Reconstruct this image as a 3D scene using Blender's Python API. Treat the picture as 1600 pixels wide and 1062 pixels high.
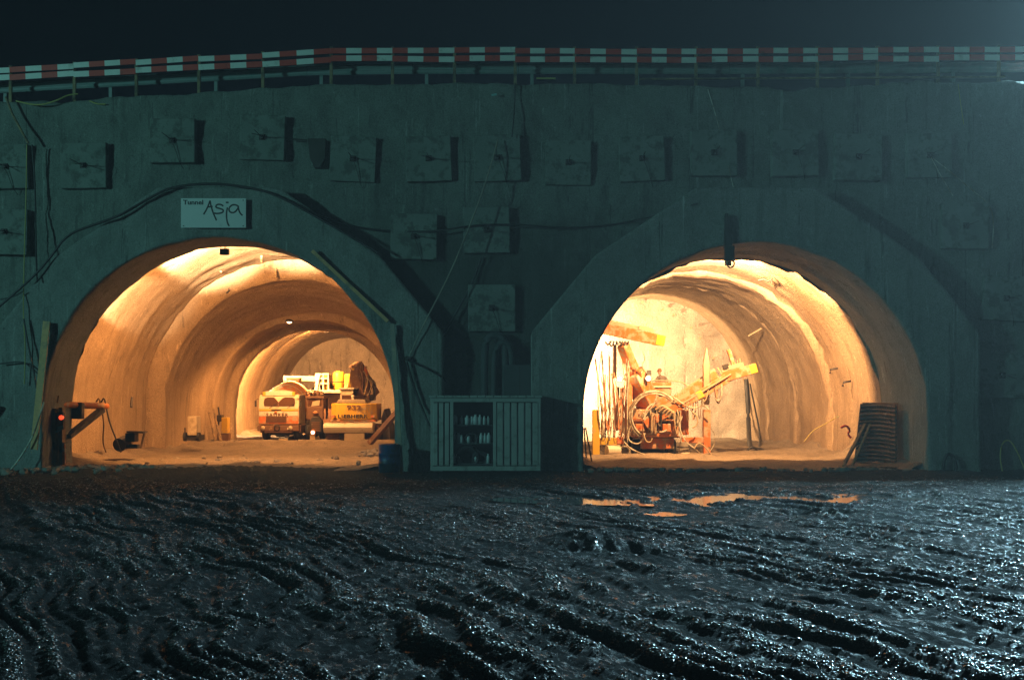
import bpy, math, random
import numpy as np
from mathutils import Vector, Matrix, Euler

for _o in list(bpy.data.objects):
    bpy.data.objects.remove(_o)
SC = bpy.context.scene
COL = SC.collection
R = math.radians
rnd = random.Random(7)

# ------------------------------------------------------------------ camera, sky, sun, flood, exposure
CAM_Y, CAM_Z, FPX = -40.0, 2.86, 1748.0        # eye position and focal length in 1600-wide pixels
cam_data = bpy.data.cameras.new('camera')
cam = bpy.data.objects.new('camera', cam_data)
COL.objects.link(cam)
cam.location = (0, CAM_Y, CAM_Z)
cam.rotation_euler = (R(90), 0, 0)
cam_data.sensor_width = 36
cam_data.lens = 36 * FPX / 1600
cam_data.shift_y = (610 - 531) / 1600
cam_data.clip_end = 1500
SC.camera = cam
SC.render.resolution_x, SC.render.resolution_y = 1024, 679

SUN_DIR = Vector((1.02, 1.0, -0.23)).normalized()     # the way the light travels
world = bpy.data.worlds.new('World')
SC.world = world
world.use_nodes = True
nt = world.node_tree
sky = nt.nodes.new('ShaderNodeTexSky')
sky.sky_type = 'NISHITA'
sky.sun_disc = False
sky.sun_elevation = math.asin(-SUN_DIR.z)
sky.sun_rotation = math.atan2(-SUN_DIR.x, -SUN_DIR.y)
sky.air_density, sky.dust_density, sky.ozone_density = 1.0, 0.2, 4.0
nt.links.new(sky.outputs[0], nt.nodes['Background'].inputs[0])
nt.nodes['Background'].inputs[1].default_value = 0.0011

sd = bpy.data.lights.new('sun', 'SUN')
sd.energy, sd.angle, sd.color = 0.05, R(0.5), (0.27, 0.82, 0.74)
so = bpy.data.objects.new('sun', sd)
COL.objects.link(so)
so.rotation_euler = (-SUN_DIR).to_track_quat('Z', 'Y').to_euler()

KEY_POS = Vector((-41, -36, 12.5))                   # floodlight on a mast at the far left of the site
kd = bpy.data.lights.new('flood_light', 'SPOT')
kd.energy, kd.color, kd.shadow_soft_size, kd.spot_size, kd.spot_blend = 20500, (0.25, 0.76, 0.74), 0.7, R(70), 0.3
ko = bpy.data.objects.new('flood_light', kd)
COL.objects.link(ko)
ko.location = KEY_POS
ko.rotation_euler = (KEY_POS - Vector((-3, 0, 6))).to_track_quat('Z', 'Y').to_euler()

SC.view_settings.view_transform = 'Standard'
SC.view_settings.look = 'None'
SC.view_settings.exposure = 0
SC.view_settings.gamma = 1
SC.view_settings.use_curve_mapping = False
SC.cycles.use_denoising = True
SC.cycles.denoising_prefilter = 'NONE'       # keeps the fine glints of the mud
SC.cycles.max_bounces = 6
SC.cycles.diffuse_bounces = 1
SC.cycles.sample_clamp_indirect = 2

HAZE = 0.00046
# ------------------------------------------------------------------ helpers
def P(px, py, y):
    """a point of the photograph (1600 px wide) taken to the depth y in metres"""
    d = (y - CAM_Y) / FPX
    return Vector(((px - 800) * d, y, CAM_Z + (610 - py) * d))

def tag(o, label=None, cat=None, group=None, kind=None):
    if label: o['label'] = label
    if cat: o['category'] = cat
    if group: o['group'] = group
    if kind: o['kind'] = kind
    return o

def thing(name, label, cat, loc=(0, 0, 0), group=None):
    o = bpy.data.objects.new(name, None)
    o.location = loc
    o.empty_display_size = 0.2
    COL.objects.link(o)
    return tag(o, label, cat, group)

def world_of(p):
    v = Vector((0, 0, 0))
    while p is not None:
        v += p.location
        p = p.parent
    return v

class MB:
    """collects shapes in world coordinates and links them as ONE mesh object"""
    def __init__(s):
        s.v, s.f, s.m, s.sm = [], [], [], []
    def add(s, vs, fs, m=0, smooth=False):
        b = len(s.v)
        s.v += [tuple(x) for x in vs]
        for f in fs:
            s.f.append([b + i for i in f]); s.m.append(m); s.sm.append(smooth)
        return s
    def box(s, c, d, rot=(0, 0, 0), m=0):
        mt = Euler(rot).to_matrix(); c = Vector(c)
        vs = [c + mt @ Vector((x * d[0] / 2, y * d[1] / 2, z * d[2] / 2)) for x in (-1, 1) for y in (-1, 1) for z in (-1, 1)]
        return s.add(vs, [(0, 1, 3, 2), (4, 6, 7, 5), (0, 4, 5, 1), (2, 3, 7, 6), (0, 2, 6, 4), (1, 5, 7, 3)], m)
    def span(s, a, b, m=0):
        return s.box([(a[i] + b[i]) / 2 for i in range(3)], [abs(b[i] - a[i]) for i in range(3)], m=m)
    def beam(s, p0, p1, w, h, m=0, w1=None, h1=None, up=(0, 0, 1)):
        p0, p1 = Vector(p0), Vector(p1); t = (p1 - p0).normalized(); up = Vector(up)
        if abs(t.dot(up)) > 0.95: up = Vector((0, 1, 0))
        a = t.cross(up).normalized(); b = a.cross(t).normalized()
        w1 = w if w1 is None else w1; h1 = h if h1 is None else h1
        vs = [p0 + a * x * w / 2 + b * z * h / 2 for x, z in ((-1, -1), (1, -1), (1, 1), (-1, 1))]
        vs += [p1 + a * x * w1 / 2 + b * z * h1 / 2 for x, z in ((-1, -1), (1, -1), (1, 1), (-1, 1))]
        return s.add(vs, [(3, 2, 1, 0), (4, 5, 6, 7), (0, 1, 5, 4), (1, 2, 6, 5), (2, 3, 7, 6), (3, 0, 4, 7)], m)
    def cyl(s, p0, p1, r0, r1=None, n=14, m=0):
        r1 = r0 if r1 is None else r1
        p0, p1 = Vector(p0), Vector(p1); t = (p1 - p0).normalized()
        up = Vector((0, 0, 1)) if abs(t.z) < 0.9 else Vector((0, 1, 0))
        a = t.cross(up).normalized(); b = a.cross(t).normalized()
        vs = []
        for p, r in ((p0, r0), (p1, r1)):
            vs += [p + (a * math.cos(2 * math.pi * i / n) + b * math.sin(2 * math.pi * i / n)) * r for i in range(n)]
        s.add(vs, [(i, (i + 1) % n, n + (i + 1) % n, n + i) for i in range(n)], m, True)
        s.add(vs, [list(range(n))[::-1], list(range(n, 2 * n))], m)
        return s
    def tube(s, pts, r, n=6, m=0, smooth_path=0, closed=False):
        pts = [Vector(p) for p in pts]
        for _ in range(smooth_path):
            q = [pts[0]]
            for a, b in zip(pts, pts[1:]):
                q += [a * 0.75 + b * 0.25, a * 0.25 + b * 0.75]
            q.append(pts[-1]); pts = q
        vs, k = [], len(pts)
        ref = Vector((0.13, 0.31, 0.94)).normalized()
        for i, p in enumerate(pts):
            if closed: t = pts[(i + 1) % k] - pts[i - 1]
            else: t = pts[min(i + 1, k - 1)] - pts[max(i - 1, 0)]
            if t.length < 1e-7: t = Vector((0, 0, 1))
            t.normalize()
            rr = ref if abs(t.dot(ref)) < 0.93 else Vector((0.9, 0.4, 0.1)).normalized()
            a = t.cross(rr).normalized(); b = a.cross(t)
            vs += [p + (a * math.cos(2 * math.pi * j / n) + b * math.sin(2 * math.pi * j / n)) * r for j in range(n)]
        fs = []
        for i in range(k if closed else k - 1):
            i2 = (i + 1) % k
            fs += [(i * n + j, i * n + (j + 1) % n, i2 * n + (j + 1) % n, i2 * n + j) for j in range(n)]
        s.add(vs, fs, m, True)
        if not closed: s.add(vs, [list(range(n))[::-1], list(range((k - 1) * n, k * n))], m)
        return s
    def ring(s, c, rad, r, axis='y', n=6, k=32, m=0, a0=0, a1=360):
        c = Vector(c); pts = []
        full = a1 - a0 >= 360
        for i in range(k if full else k + 1):
            t = R(a0 + (a1 - a0) * i / k)
            u, w = math.cos(t) * rad, math.sin(t) * rad
            pts.append(c + (Vector((u, 0, w)) if axis == 'y' else Vector((0, u, w)) if axis == 'x' else Vector((u, w, 0))))
        return s.tube(pts, r, n, m, closed=full)
    def prism(s, pts, y0, y1, m=0):
        """polygon of (x, z), pushed from y0 to y1"""
        n = len(pts)
        vs = [(x, y0, z) for x, z in pts] + [(x, y1, z) for x, z in pts]
        return s.add(vs, [list(range(n)), list(range(2 * n - 1, n - 1, -1))] + [(i, n + i, n + (i + 1) % n, (i + 1) % n) for i in range(n)], m)
    def prismx(s, pts, x0, x1, m=0):
        """polygon of (y, z), pushed from x0 to x1"""
        n = len(pts)
        vs = [(x0, y, z) for y, z in pts] + [(x1, y, z) for y, z in pts]
        return s.add(vs, [list(range(n))[::-1], list(range(n, 2 * n))] + [(i, (i + 1) % n, n + (i + 1) % n, n + i) for i in range(n)], m)
    def lathe(s, prof, c, axis=(1, 0, 0), n=20, m=0):
        """prof: (radius, distance along axis)"""
        c = Vector(c); t = Vector(axis).normalized()
        up = Vector((0, 0, 1)) if abs(t.z) < 0.9 else Vector((0, 1, 0))
        a = t.cross(up).normalized(); b = a.cross(t).normalized()
        vs = []
        for r, d in prof:
            vs += [c + t * d + (a * math.cos(2 * math.pi * i / n) + b * math.sin(2 * math.pi * i / n)) * max(r, 1e-4) for i in range(n)]
        k = len(prof)
        fs = [(i * n + j, i * n + (j + 1) % n, (i + 1) * n + (j + 1) % n, (i + 1) * n + j) for i in range(k - 1) for j in range(n)]
        return s.add(vs, fs, m, True)
    def rock(s, c, r, m=0):
        vs, fs = [], []
        t = (1 + 5 ** 0.5) / 2
        ico = [(-1, t, 0), (1, t, 0), (-1, -t, 0), (1, -t, 0), (0, -1, t), (0, 1, t), (0, -1, -t), (0, 1, -t), (t, 0, -1), (t, 0, 1), (-t, 0, -1), (-t, 0, 1)]
        sc = [rnd.uniform(0.6, 1.2), rnd.uniform(0.6, 1.2), rnd.uniform(0.4, 0.8)]
        for x in ico:
            k = r / 1.9 * rnd.uniform(0.75, 1.2)
            vs.append((c[0] + x[0] * k * sc[0], c[1] + x[1] * k * sc[1], c[2] + x[2] * k * sc[2]))
        fs = [(0, 11, 5), (0, 5, 1), (0, 1, 7), (0, 7, 10), (0, 10, 11), (1, 5, 9), (5, 11, 4), (11, 10, 2), (10, 7, 6), (7, 1, 8), (3, 9, 4), (3, 4, 2), (3, 2, 6), (3, 6, 8), (3, 8, 9), (4, 9, 5), (2, 4, 11), (6, 2, 10), (8, 6, 7), (9, 8, 1)]
        return s.add(vs, fs, m)
    def build(s, name, mats, parent=None, bevel=0, seg=2):
        me = bpy.data.meshes.new(name)
        o3 = world_of(parent)
        me.from_pydata([(x - o3.x, y - o3.y, z - o3.z) for x, y, z in s.v], [], s.f)
        for mt in (mats if isinstance(mats, (list, tuple)) else [mats]): me.materials.append(mt)
        me.polygons.foreach_set('material_index', s.m)
        me.polygons.foreach_set('use_smooth', s.sm)
        me.update()
        o = bpy.data.objects.new(name, me)
        COL.objects.link(o)
        if parent is not None: o.parent = parent
        if bevel:
            b = o.modifiers.new('bevel', 'BEVEL'); b.width = bevel; b.segments = seg; b.limit_method = 'ANGLE'; b.angle_limit = R(40)
        return o

def top(mb, name, mats, label, cat, group=None, bevel=0):
    """a thing that is one mesh: its origin at its base centre"""
    xs = [v[0] for v in mb.v]; ys = [v[1] for v in mb.v]; zs = [v[2] for v in mb.v]
    c = Vector(((min(xs) + max(xs)) / 2, (min(ys) + max(ys)) / 2, min(zs)))
    mb.v = [(x - c.x, y - c.y, z - c.z) for x, y, z in mb.v]
    o = mb.build(name, mats, None, bevel)
    o.location = c
    return tag(o, label, cat, group)

def text_obj(name, body, size, loc, m, parent, extrude=0.008, bold=0.0, spacing=1.0, sx=1.0):
    cu = bpy.data.curves.new(name, 'FONT')
    cu.body = body; cu.size = size; cu.extrude = extrude; cu.align_x = 'CENTER'; cu.align_y = 'CENTER'
    cu.offset = bold; cu.space_character = spacing; cu.resolution_u = 3
    t = bpy.data.objects.new(name, cu)
    COL.objects.link(t)
    me = bpy.data.meshes.new_from_object(t.evaluated_get(bpy.context.evaluated_depsgraph_get()))
    bpy.data.objects.remove(t)
    me.materials.clear(); me.materials.append(m)
    for v in me.vertices: v.co = Vector((v.co.x * sx, -v.co.z, v.co.y))
    o = bpy.data.objects.new(name, me)
    COL.objects.link(o)
    o.parent = parent
    o.location = Vector(loc) - world_of(parent)
    return o

# --- numpy noise
def _hash(ix, iy, iz, seed):
    h = (ix * 374761393 + iy * 668265263 + iz * 1440662683 + seed * 974634777) & 0xffffffff
    h = ((h ^ (h >> 13)) * 1274126177) & 0xffffffff
    return ((h ^ (h >> 16)) & 0xffff) / 65535.0

def vn2(x, y, seed=0):
    ix, iy = np.floor(x).astype(np.int64), np.floor(y).astype(np.int64)
    fx, fy = x - ix, y - iy
    fx = fx * fx * (3 - 2 * fx); fy = fy * fy * (3 - 2 * fy)
    a = _hash(ix, iy, 0, seed); b = _hash(ix + 1, iy, 0, seed); c = _hash(ix, iy + 1, 0, seed); d = _hash(ix + 1, iy + 1, 0, seed)
    return (a + (b - a) * fx) * (1 - fy) + (c + (d - c) * fx) * fy

def vn3(x, y, z, seed=0):
    iz = np.floor(z).astype(np.int64); fz = z - iz; fz = fz * fz * (3 - 2 * fz)
    ix, iy = np.floor(x).astype(np.int64), np.floor(y).astype(np.int64)
    fx, fy = x - ix, y - iy
    fx = fx * fx * (3 - 2 * fx); fy = fy * fy * (3 - 2 * fy)
    r = []
    for k in (0, 1):
        a = _hash(ix, iy, iz + k, seed); b = _hash(ix + 1, iy, iz + k, seed); c = _hash(ix, iy + 1, iz + k, seed); d = _hash(ix + 1, iy + 1, iz + k, seed)
        r.append((a + (b - a) * fx) * (1 - fy) + (c + (d - c) * fx) * fy)
    return r[0] + (r[1] - r[0]) * fz

def fb2(x, y, o=4, seed=0):
    s, a = 0, 1.0
    for k in range(o):
        s = s + a * (vn2(x * 2 ** k + 17.3 * k, y * 2 ** k - 9.1 * k, seed + k) - 0.5); a *= 0.5
    return s

def fb3(x, y, z, o=4, seed=0):
    s, a = 0, 1.0
    for k in range(o):
        s = s + a * (vn3(x * 2 ** k + 7.3 * k, y * 2 ** k - 3.1 * k, z * 2 ** k + 1.7 * k, seed + k) - 0.5); a *= 0.5
    return s

def grid_mesh(name, V, m, parent=None, smooth=True, keep=None, flip=False, offset=None):
    """V: rows x cols x 3 array of world points"""
    r, c = V.shape[:2]
    idx = np.arange(r * c).reshape(r, c)
    q = np.stack([idx[:-1, :-1], idx[:-1, 1:], idx[1:, 1:], idx[1:, :-1]], -1)
    if flip: q = q[..., ::-1]
    q = q.reshape(-1, 4)
    if keep is not None: q = q[keep.reshape(-1)]
    o3 = np.array(world_of(parent)) if offset is None else np.array(offset)
    me = bpy.data.meshes.new(name)
    me.vertices.add(r * c); me.vertices.foreach_set('co', (V - o3).astype(np.float32).ravel())
    n = len(q)
    me.loops.add(n * 4); me.loops.foreach_set('vertex_index', q.astype(np.int32).ravel())
    me.polygons.add(n)
    me.polygons.foreach_set('loop_start', np.arange(0, n * 4, 4, dtype=np.int32))
    me.polygons.foreach_set('loop_total', np.full(n, 4, dtype=np.int32))
    me.update(calc_edges=True)
    me.polygons.foreach_set('use_smooth', np.full(n, smooth))
    me.materials.append(m)
    o = bpy.data.objects.new(name, me)
    COL.objects.link(o)
    if parent is not None: o.parent = parent
    elif offset is not None: o.location = offset
    return o

# ------------------------------------------------------------------ materials
def N(nt, t, **kw):
    n = nt.nodes.new(t)
    for k, v in kw.items():
        if k.startswith('i_'): n.inputs[k[2:].replace('_', ' ')].default_value = v
        else: setattr(n, k, v)
    return n

def coords(nt, scale=(1, 1, 1), rand=True):
    tc = N(nt, 'ShaderNodeTexCoord'); mp = N(nt, 'ShaderNodeMapping')
    mp.inputs['Scale'].default_value = scale
    nt.links.new(tc.outputs['Object'], mp.inputs['Vector'])
    if rand:
        oi = N(nt, 'ShaderNodeObjectInfo'); ml = N(nt, 'ShaderNodeMath', operation='MULTIPLY')
        ml.inputs[1].default_value = 37.0
        nt.links.new(oi.outputs['Random'], ml.inputs[0])
        cb = N(nt, 'ShaderNodeCombineXYZ')
        for k in range(3): nt.links.new(ml.outputs[0], cb.inputs[k])
        nt.links.new(cb.outputs[0], mp.inputs['Location'])
    return mp.outputs[0]

def noise(nt, vec, scale, detail=4, rough=0.6):
    n = N(nt, 'ShaderNodeTexNoise')
    n.inputs['Scale'].default_value = scale; n.inputs['Detail'].default_value = detail; n.inputs['Roughness'].default_value = rough
    nt.links.new(vec, n.inputs['Vector'])
    return n.outputs['Fac']

def ramp(nt, fac, a, b):
    r = N(nt, 'ShaderNodeMapRange', interpolation_type='SMOOTHSTEP')
    r.inputs['From Min'].default_value = a; r.inputs['From Max'].default_value = b
    nt.links.new(fac, r.inputs['Value'])
    return r.outputs[0]

def mixc(nt, fac, a, b, mode='MIX'):
    m = N(nt, 'ShaderNodeMix', data_type='RGBA', blend_type=mode)
    for s, v in ((0, fac), (6, a), (7, b)):
        if hasattr(v, 'is_linked') or hasattr(v, 'links'): nt.links.new(v, m.inputs[s])
        elif s == 0: m.inputs[0].default_value = v
        else: m.inputs[s].default_value = tuple(v) + (1,) if len(v) == 3 else v
    return m.outputs[2]

def mathn(nt, op, a, b=None):
    m = N(nt, 'ShaderNodeMath', operation=op)
    for i, v in enumerate((a, b)):
        if v is None: continue
        if hasattr(v, 'links'): nt.links.new(v, m.inputs[i])
        else: m.inputs[i].default_value = v
    return m.outputs[0]

def base_mat(name):
    m = bpy.data.materials.new(name); m.use_nodes = True
    return m, m.node_tree, m.node_tree.nodes['Principled BSDF']

def mat(name, col, rough=0.6, metal=0.0, var=0.18, scale=2.5, bump=0.15, bscale=25, dirt=None, dirt_amt=0.45, dscale=1.6, bdist=0.02):
    m, nt, b = base_mat(name)
    v = coords(nt)
    c = mixc(nt, noise(nt, v, scale), [x * (1 - var) for x in col], [min(1, x * (1 + var)) for x in col])
    if dirt is not None:
        c = mixc(nt, ramp(nt, noise(nt, v, dscale, 7, 0.7), 0.62 - dirt_amt * 0.4, 0.78 - dirt_amt * 0.4), c, dirt)
    nt.links.new(c, b.inputs['Base Color'])
    b.inputs['Metallic'].default_value = metal
    rr = mathn(nt, 'MULTIPLY_ADD', noise(nt, v, scale * 3), 0.35); rr.node.inputs[2].default_value = rough - 0.17
    nt.links.new(rr, b.inputs['Roughness'])
    bp = N(nt, 'ShaderNodeBump'); bp.inputs['Strength'].default_value = bump; bp.inputs['Distance'].default_value = bdist
    nt.links.new(noise(nt, v, bscale, 5), bp.inputs['Height'])
    nt.links.new(bp.outputs[0], b.inputs['Normal'])
    return m

def glow(name, col, strength):
    m, nt, b = base_mat(name)
    b.inputs['Base Color'].default_value = (0.8, 0.8, 0.8, 1)
    b.inputs['Emission Color'].default_value = tuple(col) + (1,)
    b.inputs['Emission Strength'].default_value = strength
    return m

def shotcrete(name, col, stain=0.5, wet=None, rings=False):
    """sprayed concrete: blotches, streaks that run down, cracks of damp, coarse grain"""
    m, nt, b = base_mat(name)
    v = coords(nt, rand=False)
    vs = coords(nt, (1.6, 1.6, 0.16), rand=False)
    c = mixc(nt, noise(nt, v, 0.55, 8, 0.65), [x * 0.5 for x in col], [min(1, x * 1.5) for x in col])
    c = mixc(nt, ramp(nt, noise(nt, vs, 1.1, 6, 0.7), 0.52, 0.74), c, [x * (1 - stain) for x in col])
    c = mixc(nt, ramp(nt, noise(nt, v, 2.3, 8, 0.75), 0.58, 0.70), c, [min(1, x * 1.5) for x in col])
    c = mixc(nt, ramp(nt, noise(nt, v, 6.5, 6, 0.8), 0.58, 0.70), c, [x * 0.38 for x in col])
    c = mixc(nt, mathn(nt, 'MULTIPLY', ramp(nt, noise(nt, v, 21, 5, 0.8), 0.42, 0.62), 0.55), c, [x * 0.42 for x in col])
    vk = coords(nt, (3.4, 3.4, 0.10), rand=False)
    c = mixc(nt, mathn(nt, 'MULTIPLY', ramp(nt, noise(nt, vk, 1.3, 5, 0.75), 0.60, 0.68), 0.7), c, [min(1, x * 1.7) for x in col])
    c = mixc(nt, mathn(nt, 'MULTIPLY', ramp(nt, noise(nt, vk, 0.8, 5, 0.75), 0.42, 0.34), 0.75), c, [x * 0.35 for x in col])
    rough = 0.85
    if rings:
        vr = coords(nt, (0.16, 1.9, 0.16), rand=False)
        nr = noise(nt, vr, 1.0, 6, 0.7)
        c = mixc(nt, mathn(nt, 'MULTIPLY', ramp(nt, nr, 0.52, 0.70), 0.5), c, [x * 0.55 for x in col])
        c = mixc(nt, mathn(nt, 'MULTIPLY', ramp(nt, nr, 0.45, 0.30), 0.45), c, [min(1, x * 1.4) for x in col])
    if wet is not None:
        # a damp area between the two portals, with a ragged outline of its own
        tc = N(nt, 'ShaderNodeTexCoord'); sp = N(nt, 'ShaderNodeSeparateXYZ')
        nt.links.new(tc.outputs['Object'], sp.inputs[0])
        nz = noise(nt, v, 0.35, 6, 0.6)
        dx = mathn(nt, 'ABSOLUTE', mathn(nt, 'SUBTRACT', sp.outputs[0], wet[0]))
        dx = mathn(nt, 'ADD', mathn(nt, 'DIVIDE', dx, wet[1]), mathn(nt, 'MULTIPLY', mathn(nt, 'SUBTRACT', nz, 0.5), 1.5))
        hi = ramp(nt, mathn(nt, 'ADD', sp.outputs[2], mathn(nt, 'MULTIPLY', nz, 5.0)), wet[3], wet[2])
        mask = mathn(nt, 'MULTIPLY', ramp(nt, dx, 1.35, 0.65), hi)
        c = mixc(nt, mathn(nt, 'MULTIPLY', mask, 0.8), c, [x * 0.22 for x in col])
    nt.links.new(c, b.inputs['Base Color'])
    b.inputs['Roughness'].default_value = rough
    b.inputs['Specular IOR Level'].default_value = 0.25
    h = mathn(nt, 'ADD', noise(nt, v, 9, 6, 0.65), mathn(nt, 'MULTIPLY', noise(nt, v, 45, 3), 0.35))
    bp = N(nt, 'ShaderNodeBump'); bp.inputs['Strength'].default_value = 0.7; bp.inputs['Distance'].default_value = 0.07
    nt.links.new(h, bp.inputs['Height']); nt.links.new(bp.outputs[0], b.inputs['Normal'])
    return m

M = {}
M['wall'] = shotcrete('wall_concrete', (0.20, 0.22, 0.195), 0.5, wet=(-0.6, 4.6, 10.0, 13.0))
M['collar'] = shotcrete('collar_concrete', (0.25, 0.27, 0.245), 0.45)
M['lining'] = shotcrete('lining_shotcrete', (0.42, 0.32, 0.215), 0.42, rings=True)
M['face'] = shotcrete('rock_face_shotcrete', (0.50, 0.45, 0.38), 0.35)
M['pad'] = mat('cast_concrete', (0.185, 0.21, 0.185), 0.85, var=0.45, scale=1.1, bump=0.5, bscale=14, dirt=(0.095, 0.105, 0.09), dirt_amt=0.4, dscale=2.2, bdist=.04)
M['steel_dark'] = mat('rusty_dark_steel', (0.05, 0.045, 0.04), 0.6, 0.4, var=0.4, scale=6)
M['steel'] = mat('galvanised_steel', (0.33, 0.36, 0.34), 0.5, 0.3, dirt=(0.12, 0.11, 0.09))
M['guard'] = mat('guardrail_steel', (0.24, 0.29, 0.28), 0.6, 0.0, dirt=(0.15, 0.25, 0.23), dirt_amt=.3)
M['rail_white'] = mat('white_board_paint', (0.74, 0.76, 0.70), 0.5, var=0.12, dirt=(0.42, 0.42, 0.36), dirt_amt=0.15)
M['rail_red'] = mat('red_board_paint', (0.62, 0.050, 0.032), 0.5, var=0.18, dirt=(0.28, 0.04, 0.03), dirt_amt=0.15)
M['wood'] = mat('weathered_timber', (0.30, 0.21, 0.11), 0.8, var=0.35, scale=7, dirt=(0.12, 0.09, 0.06))
M['wood_pale'] = mat('new_timber', (0.62, 0.36, 0.16), 0.75, var=0.3, scale=7, dirt=(0.3, 0.23, 0.14), dirt_amt=.3)
M['rubber'] = mat('black_rubber', (0.018, 0.018, 0.018), 0.6, bump=0.2)
M['cable'] = mat('black_cable_sheath', (0.022, 0.022, 0.022), 0.5)
M['cable_pale'] = mat('pale_hose_rubber', (0.58, 0.55, 0.46), 0.55, dirt=(0.2, 0.16, 0.1))
M['cable_yellow'] = mat('yellow_rope_fibre', (0.42, 0.36, 0.12), 0.7)
M['sign'] = mat('white_sign_panel', (0.66, 0.69, 0.66), 0.5, var=0.06, scale=1.2, bump=0.03, dirt=(0.5, 0.52, 0.5), dirt_amt=0.1)
M['ink'] = mat('black_sign_paint', (0.015, 0.016, 0.018), 0.5)
M['container'] = mat('green_container_paint', (0.33, 0.37, 0.34), 0.5, 0.0, var=0.2, scale=1.5, dirt=(0.22, 0.24, 0.21), dirt_amt=0.3, dscale=2.4)
M['container_in'] = mat('container_inside_paint', (0.05, 0.06, 0.06), 0.7)
M['bottle'] = mat('pale_plastic', (0.55, 0.60, 0.60), 0.4, var=0.2)
M['barrel'] = mat('blue_barrel_paint', (0.015, 0.06, 0.17), 0.4, var=0.25, dirt=(0.02, 0.035, 0.05))
DUST = (0.44, 0.36, 0.25)
M['orange'] = mat('orange_machine_paint', (0.62, 0.195, 0.042), 0.5, var=0.25, dirt=DUST, dirt_amt=0.45, dscale=2.6)
M['orange_red'] = mat('red_orange_machine_paint', (0.58, 0.165, 0.04), 0.5, var=0.25, dirt=DUST, dirt_amt=0.4, dscale=2.6)
M['yellow'] = mat('yellow_machine_paint', (0.72, 0.47, 0.045), 0.45, var=0.12, dirt=DUST, dirt_amt=0.22)
M['cream'] = mat('cream_cab_paint', (0.70, 0.62, 0.48), 0.45, var=0.12, dirt=DUST, dirt_amt=0.25)
M['white'] = mat('white_lacquer', (0.78, 0.75, 0.68), 0.4, var=0.1, dirt=(0.5, 0.42, 0.3), dirt_amt=0.18)
M['grey'] = mat('grey_machine_paint', (0.30, 0.27, 0.22), 0.55, dirt=DUST, dirt_amt=0.3)
M['tan'] = mat('dusty_steel', (0.46, 0.36, 0.23), 0.65, var=0.3, scale=5)
M['brown'] = mat('brown_machine_paint', (0.16, 0.085, 0.045), 0.6, var=0.3, dirt=DUST, dirt_amt=0.15)
M['glass_dark'] = mat('dark_cab_glass', (0.10, 0.05, 0.025), 0.15, var=0.3, bump=0.0)
M['glass_pale'] = mat('dusty_cab_glass', (0.55, 0.48, 0.36), 0.25, var=0.3, scale=4, bump=0.0)
M['skin'] = mat('skin', (0.45, 0.24, 0.16), 0.6, var=0.08)
M['cloth'] = mat('work_clothes', (0.13, 0.10, 0.075), 0.85, var=0.25, scale=8)
M['hat'] = mat('helmet_plastic', (0.20, 0.09, 0.035), 0.4)
M['rubble'] = mat('broken_stone', (0.20, 0.18, 0.15), 0.85, var=0.45, scale=3, bump=0.5, bscale=12)
M['cyan_cloth'] = mat('pale_blue_sheet', (0.25, 0.50, 0.50), 0.6)
M['paint_mark'] = mat('red_spray_paint', (0.55, 0.05, 0.03), 0.7)
M['asphalt'] = mat('asphalt', (0.05, 0.05, 0.05), 0.85)

def mud():
    m, nt, b = base_mat('wet_mud')
    v = coords(nt, rand=False)
    tc = N(nt, 'ShaderNodeTexCoord'); sp = N(nt, 'ShaderNodeSeparateXYZ')
    nt.links.new(tc.outputs['Object'], sp.inputs[0])
    yy = mathn(nt, 'ADD', sp.outputs[1], mathn(nt, 'MULTIPLY', noise(nt, v, 0.45, 5), 5.0))
    wet = ramp(nt, yy, 1.0, -4.0)
    n1 = noise(nt, v, 1.3, 7, 0.65); n2 = noise(nt, v, 14, 5, 0.7)
    c = mixc(nt, n1, (0.003, 0.0038, 0.004), (0.010, 0.0115, 0.0115))
    dry = mixc(nt, n2, (0.012, 0.014, 0.012), (0.045, 0.046, 0.040))
    nt.links.new(mixc(nt, wet, dry, c), b.inputs['Base Color'])
    # films of water standing on single clods: small smooth facets among dull mud
    vr = N(nt, 'ShaderNodeVectorRotate', rotation_type='Z_AXIS'); vr.inputs['Angle'].default_value = -0.47
    nt.links.new(v, vr.inputs['Vector'])
    mp = N(nt, 'ShaderNodeMapping'); mp.inputs['Scale'].default_value = (1, 0.33, 1); nt.links.new(vr.outputs[0], mp.inputs['Vector'])
    va = mp.outputs[0]
    facet = mathn(nt, 'MULTIPLY', ramp(nt, noise(nt, va, 11, 6, 0.78), 0.53, 0.58), wet)
    facet = mathn(nt, 'MULTIPLY', facet, ramp(nt, noise(nt, v, 1.1, 4, 0.6), 0.34, 0.58))
    def fmix(a, b2, f):
        mx = N(nt, 'ShaderNodeMix', data_type='FLOAT')
        nt.links.new(f, mx.inputs[0]); mx.inputs[2].default_value = a; mx.inputs[3].default_value = b2
        return mx.outputs[0]
    nt.links.new(fmix(0.92, 0.09, facet), b.inputs['Roughness'])
    nt.links.new(fmix(0.03, 0.32, facet), b.inputs['Specular IOR Level'])
    h = mathn(nt, 'ADD', noise(nt, va, 9, 6, 0.75), mathn(nt, 'MULTIPLY', noise(nt, v, 34, 5, 0.75), 0.5))
    bp = N(nt, 'ShaderNodeBump'); bp.inputs['Strength'].default_value = 1.0; bp.inputs['Distance'].default_value = 0.075
    nt.links.new(h, bp.inputs['Height']); nt.links.new(bp.outputs[0], b.inputs['Normal'])
    return m
M['mud'] = mud()
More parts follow.
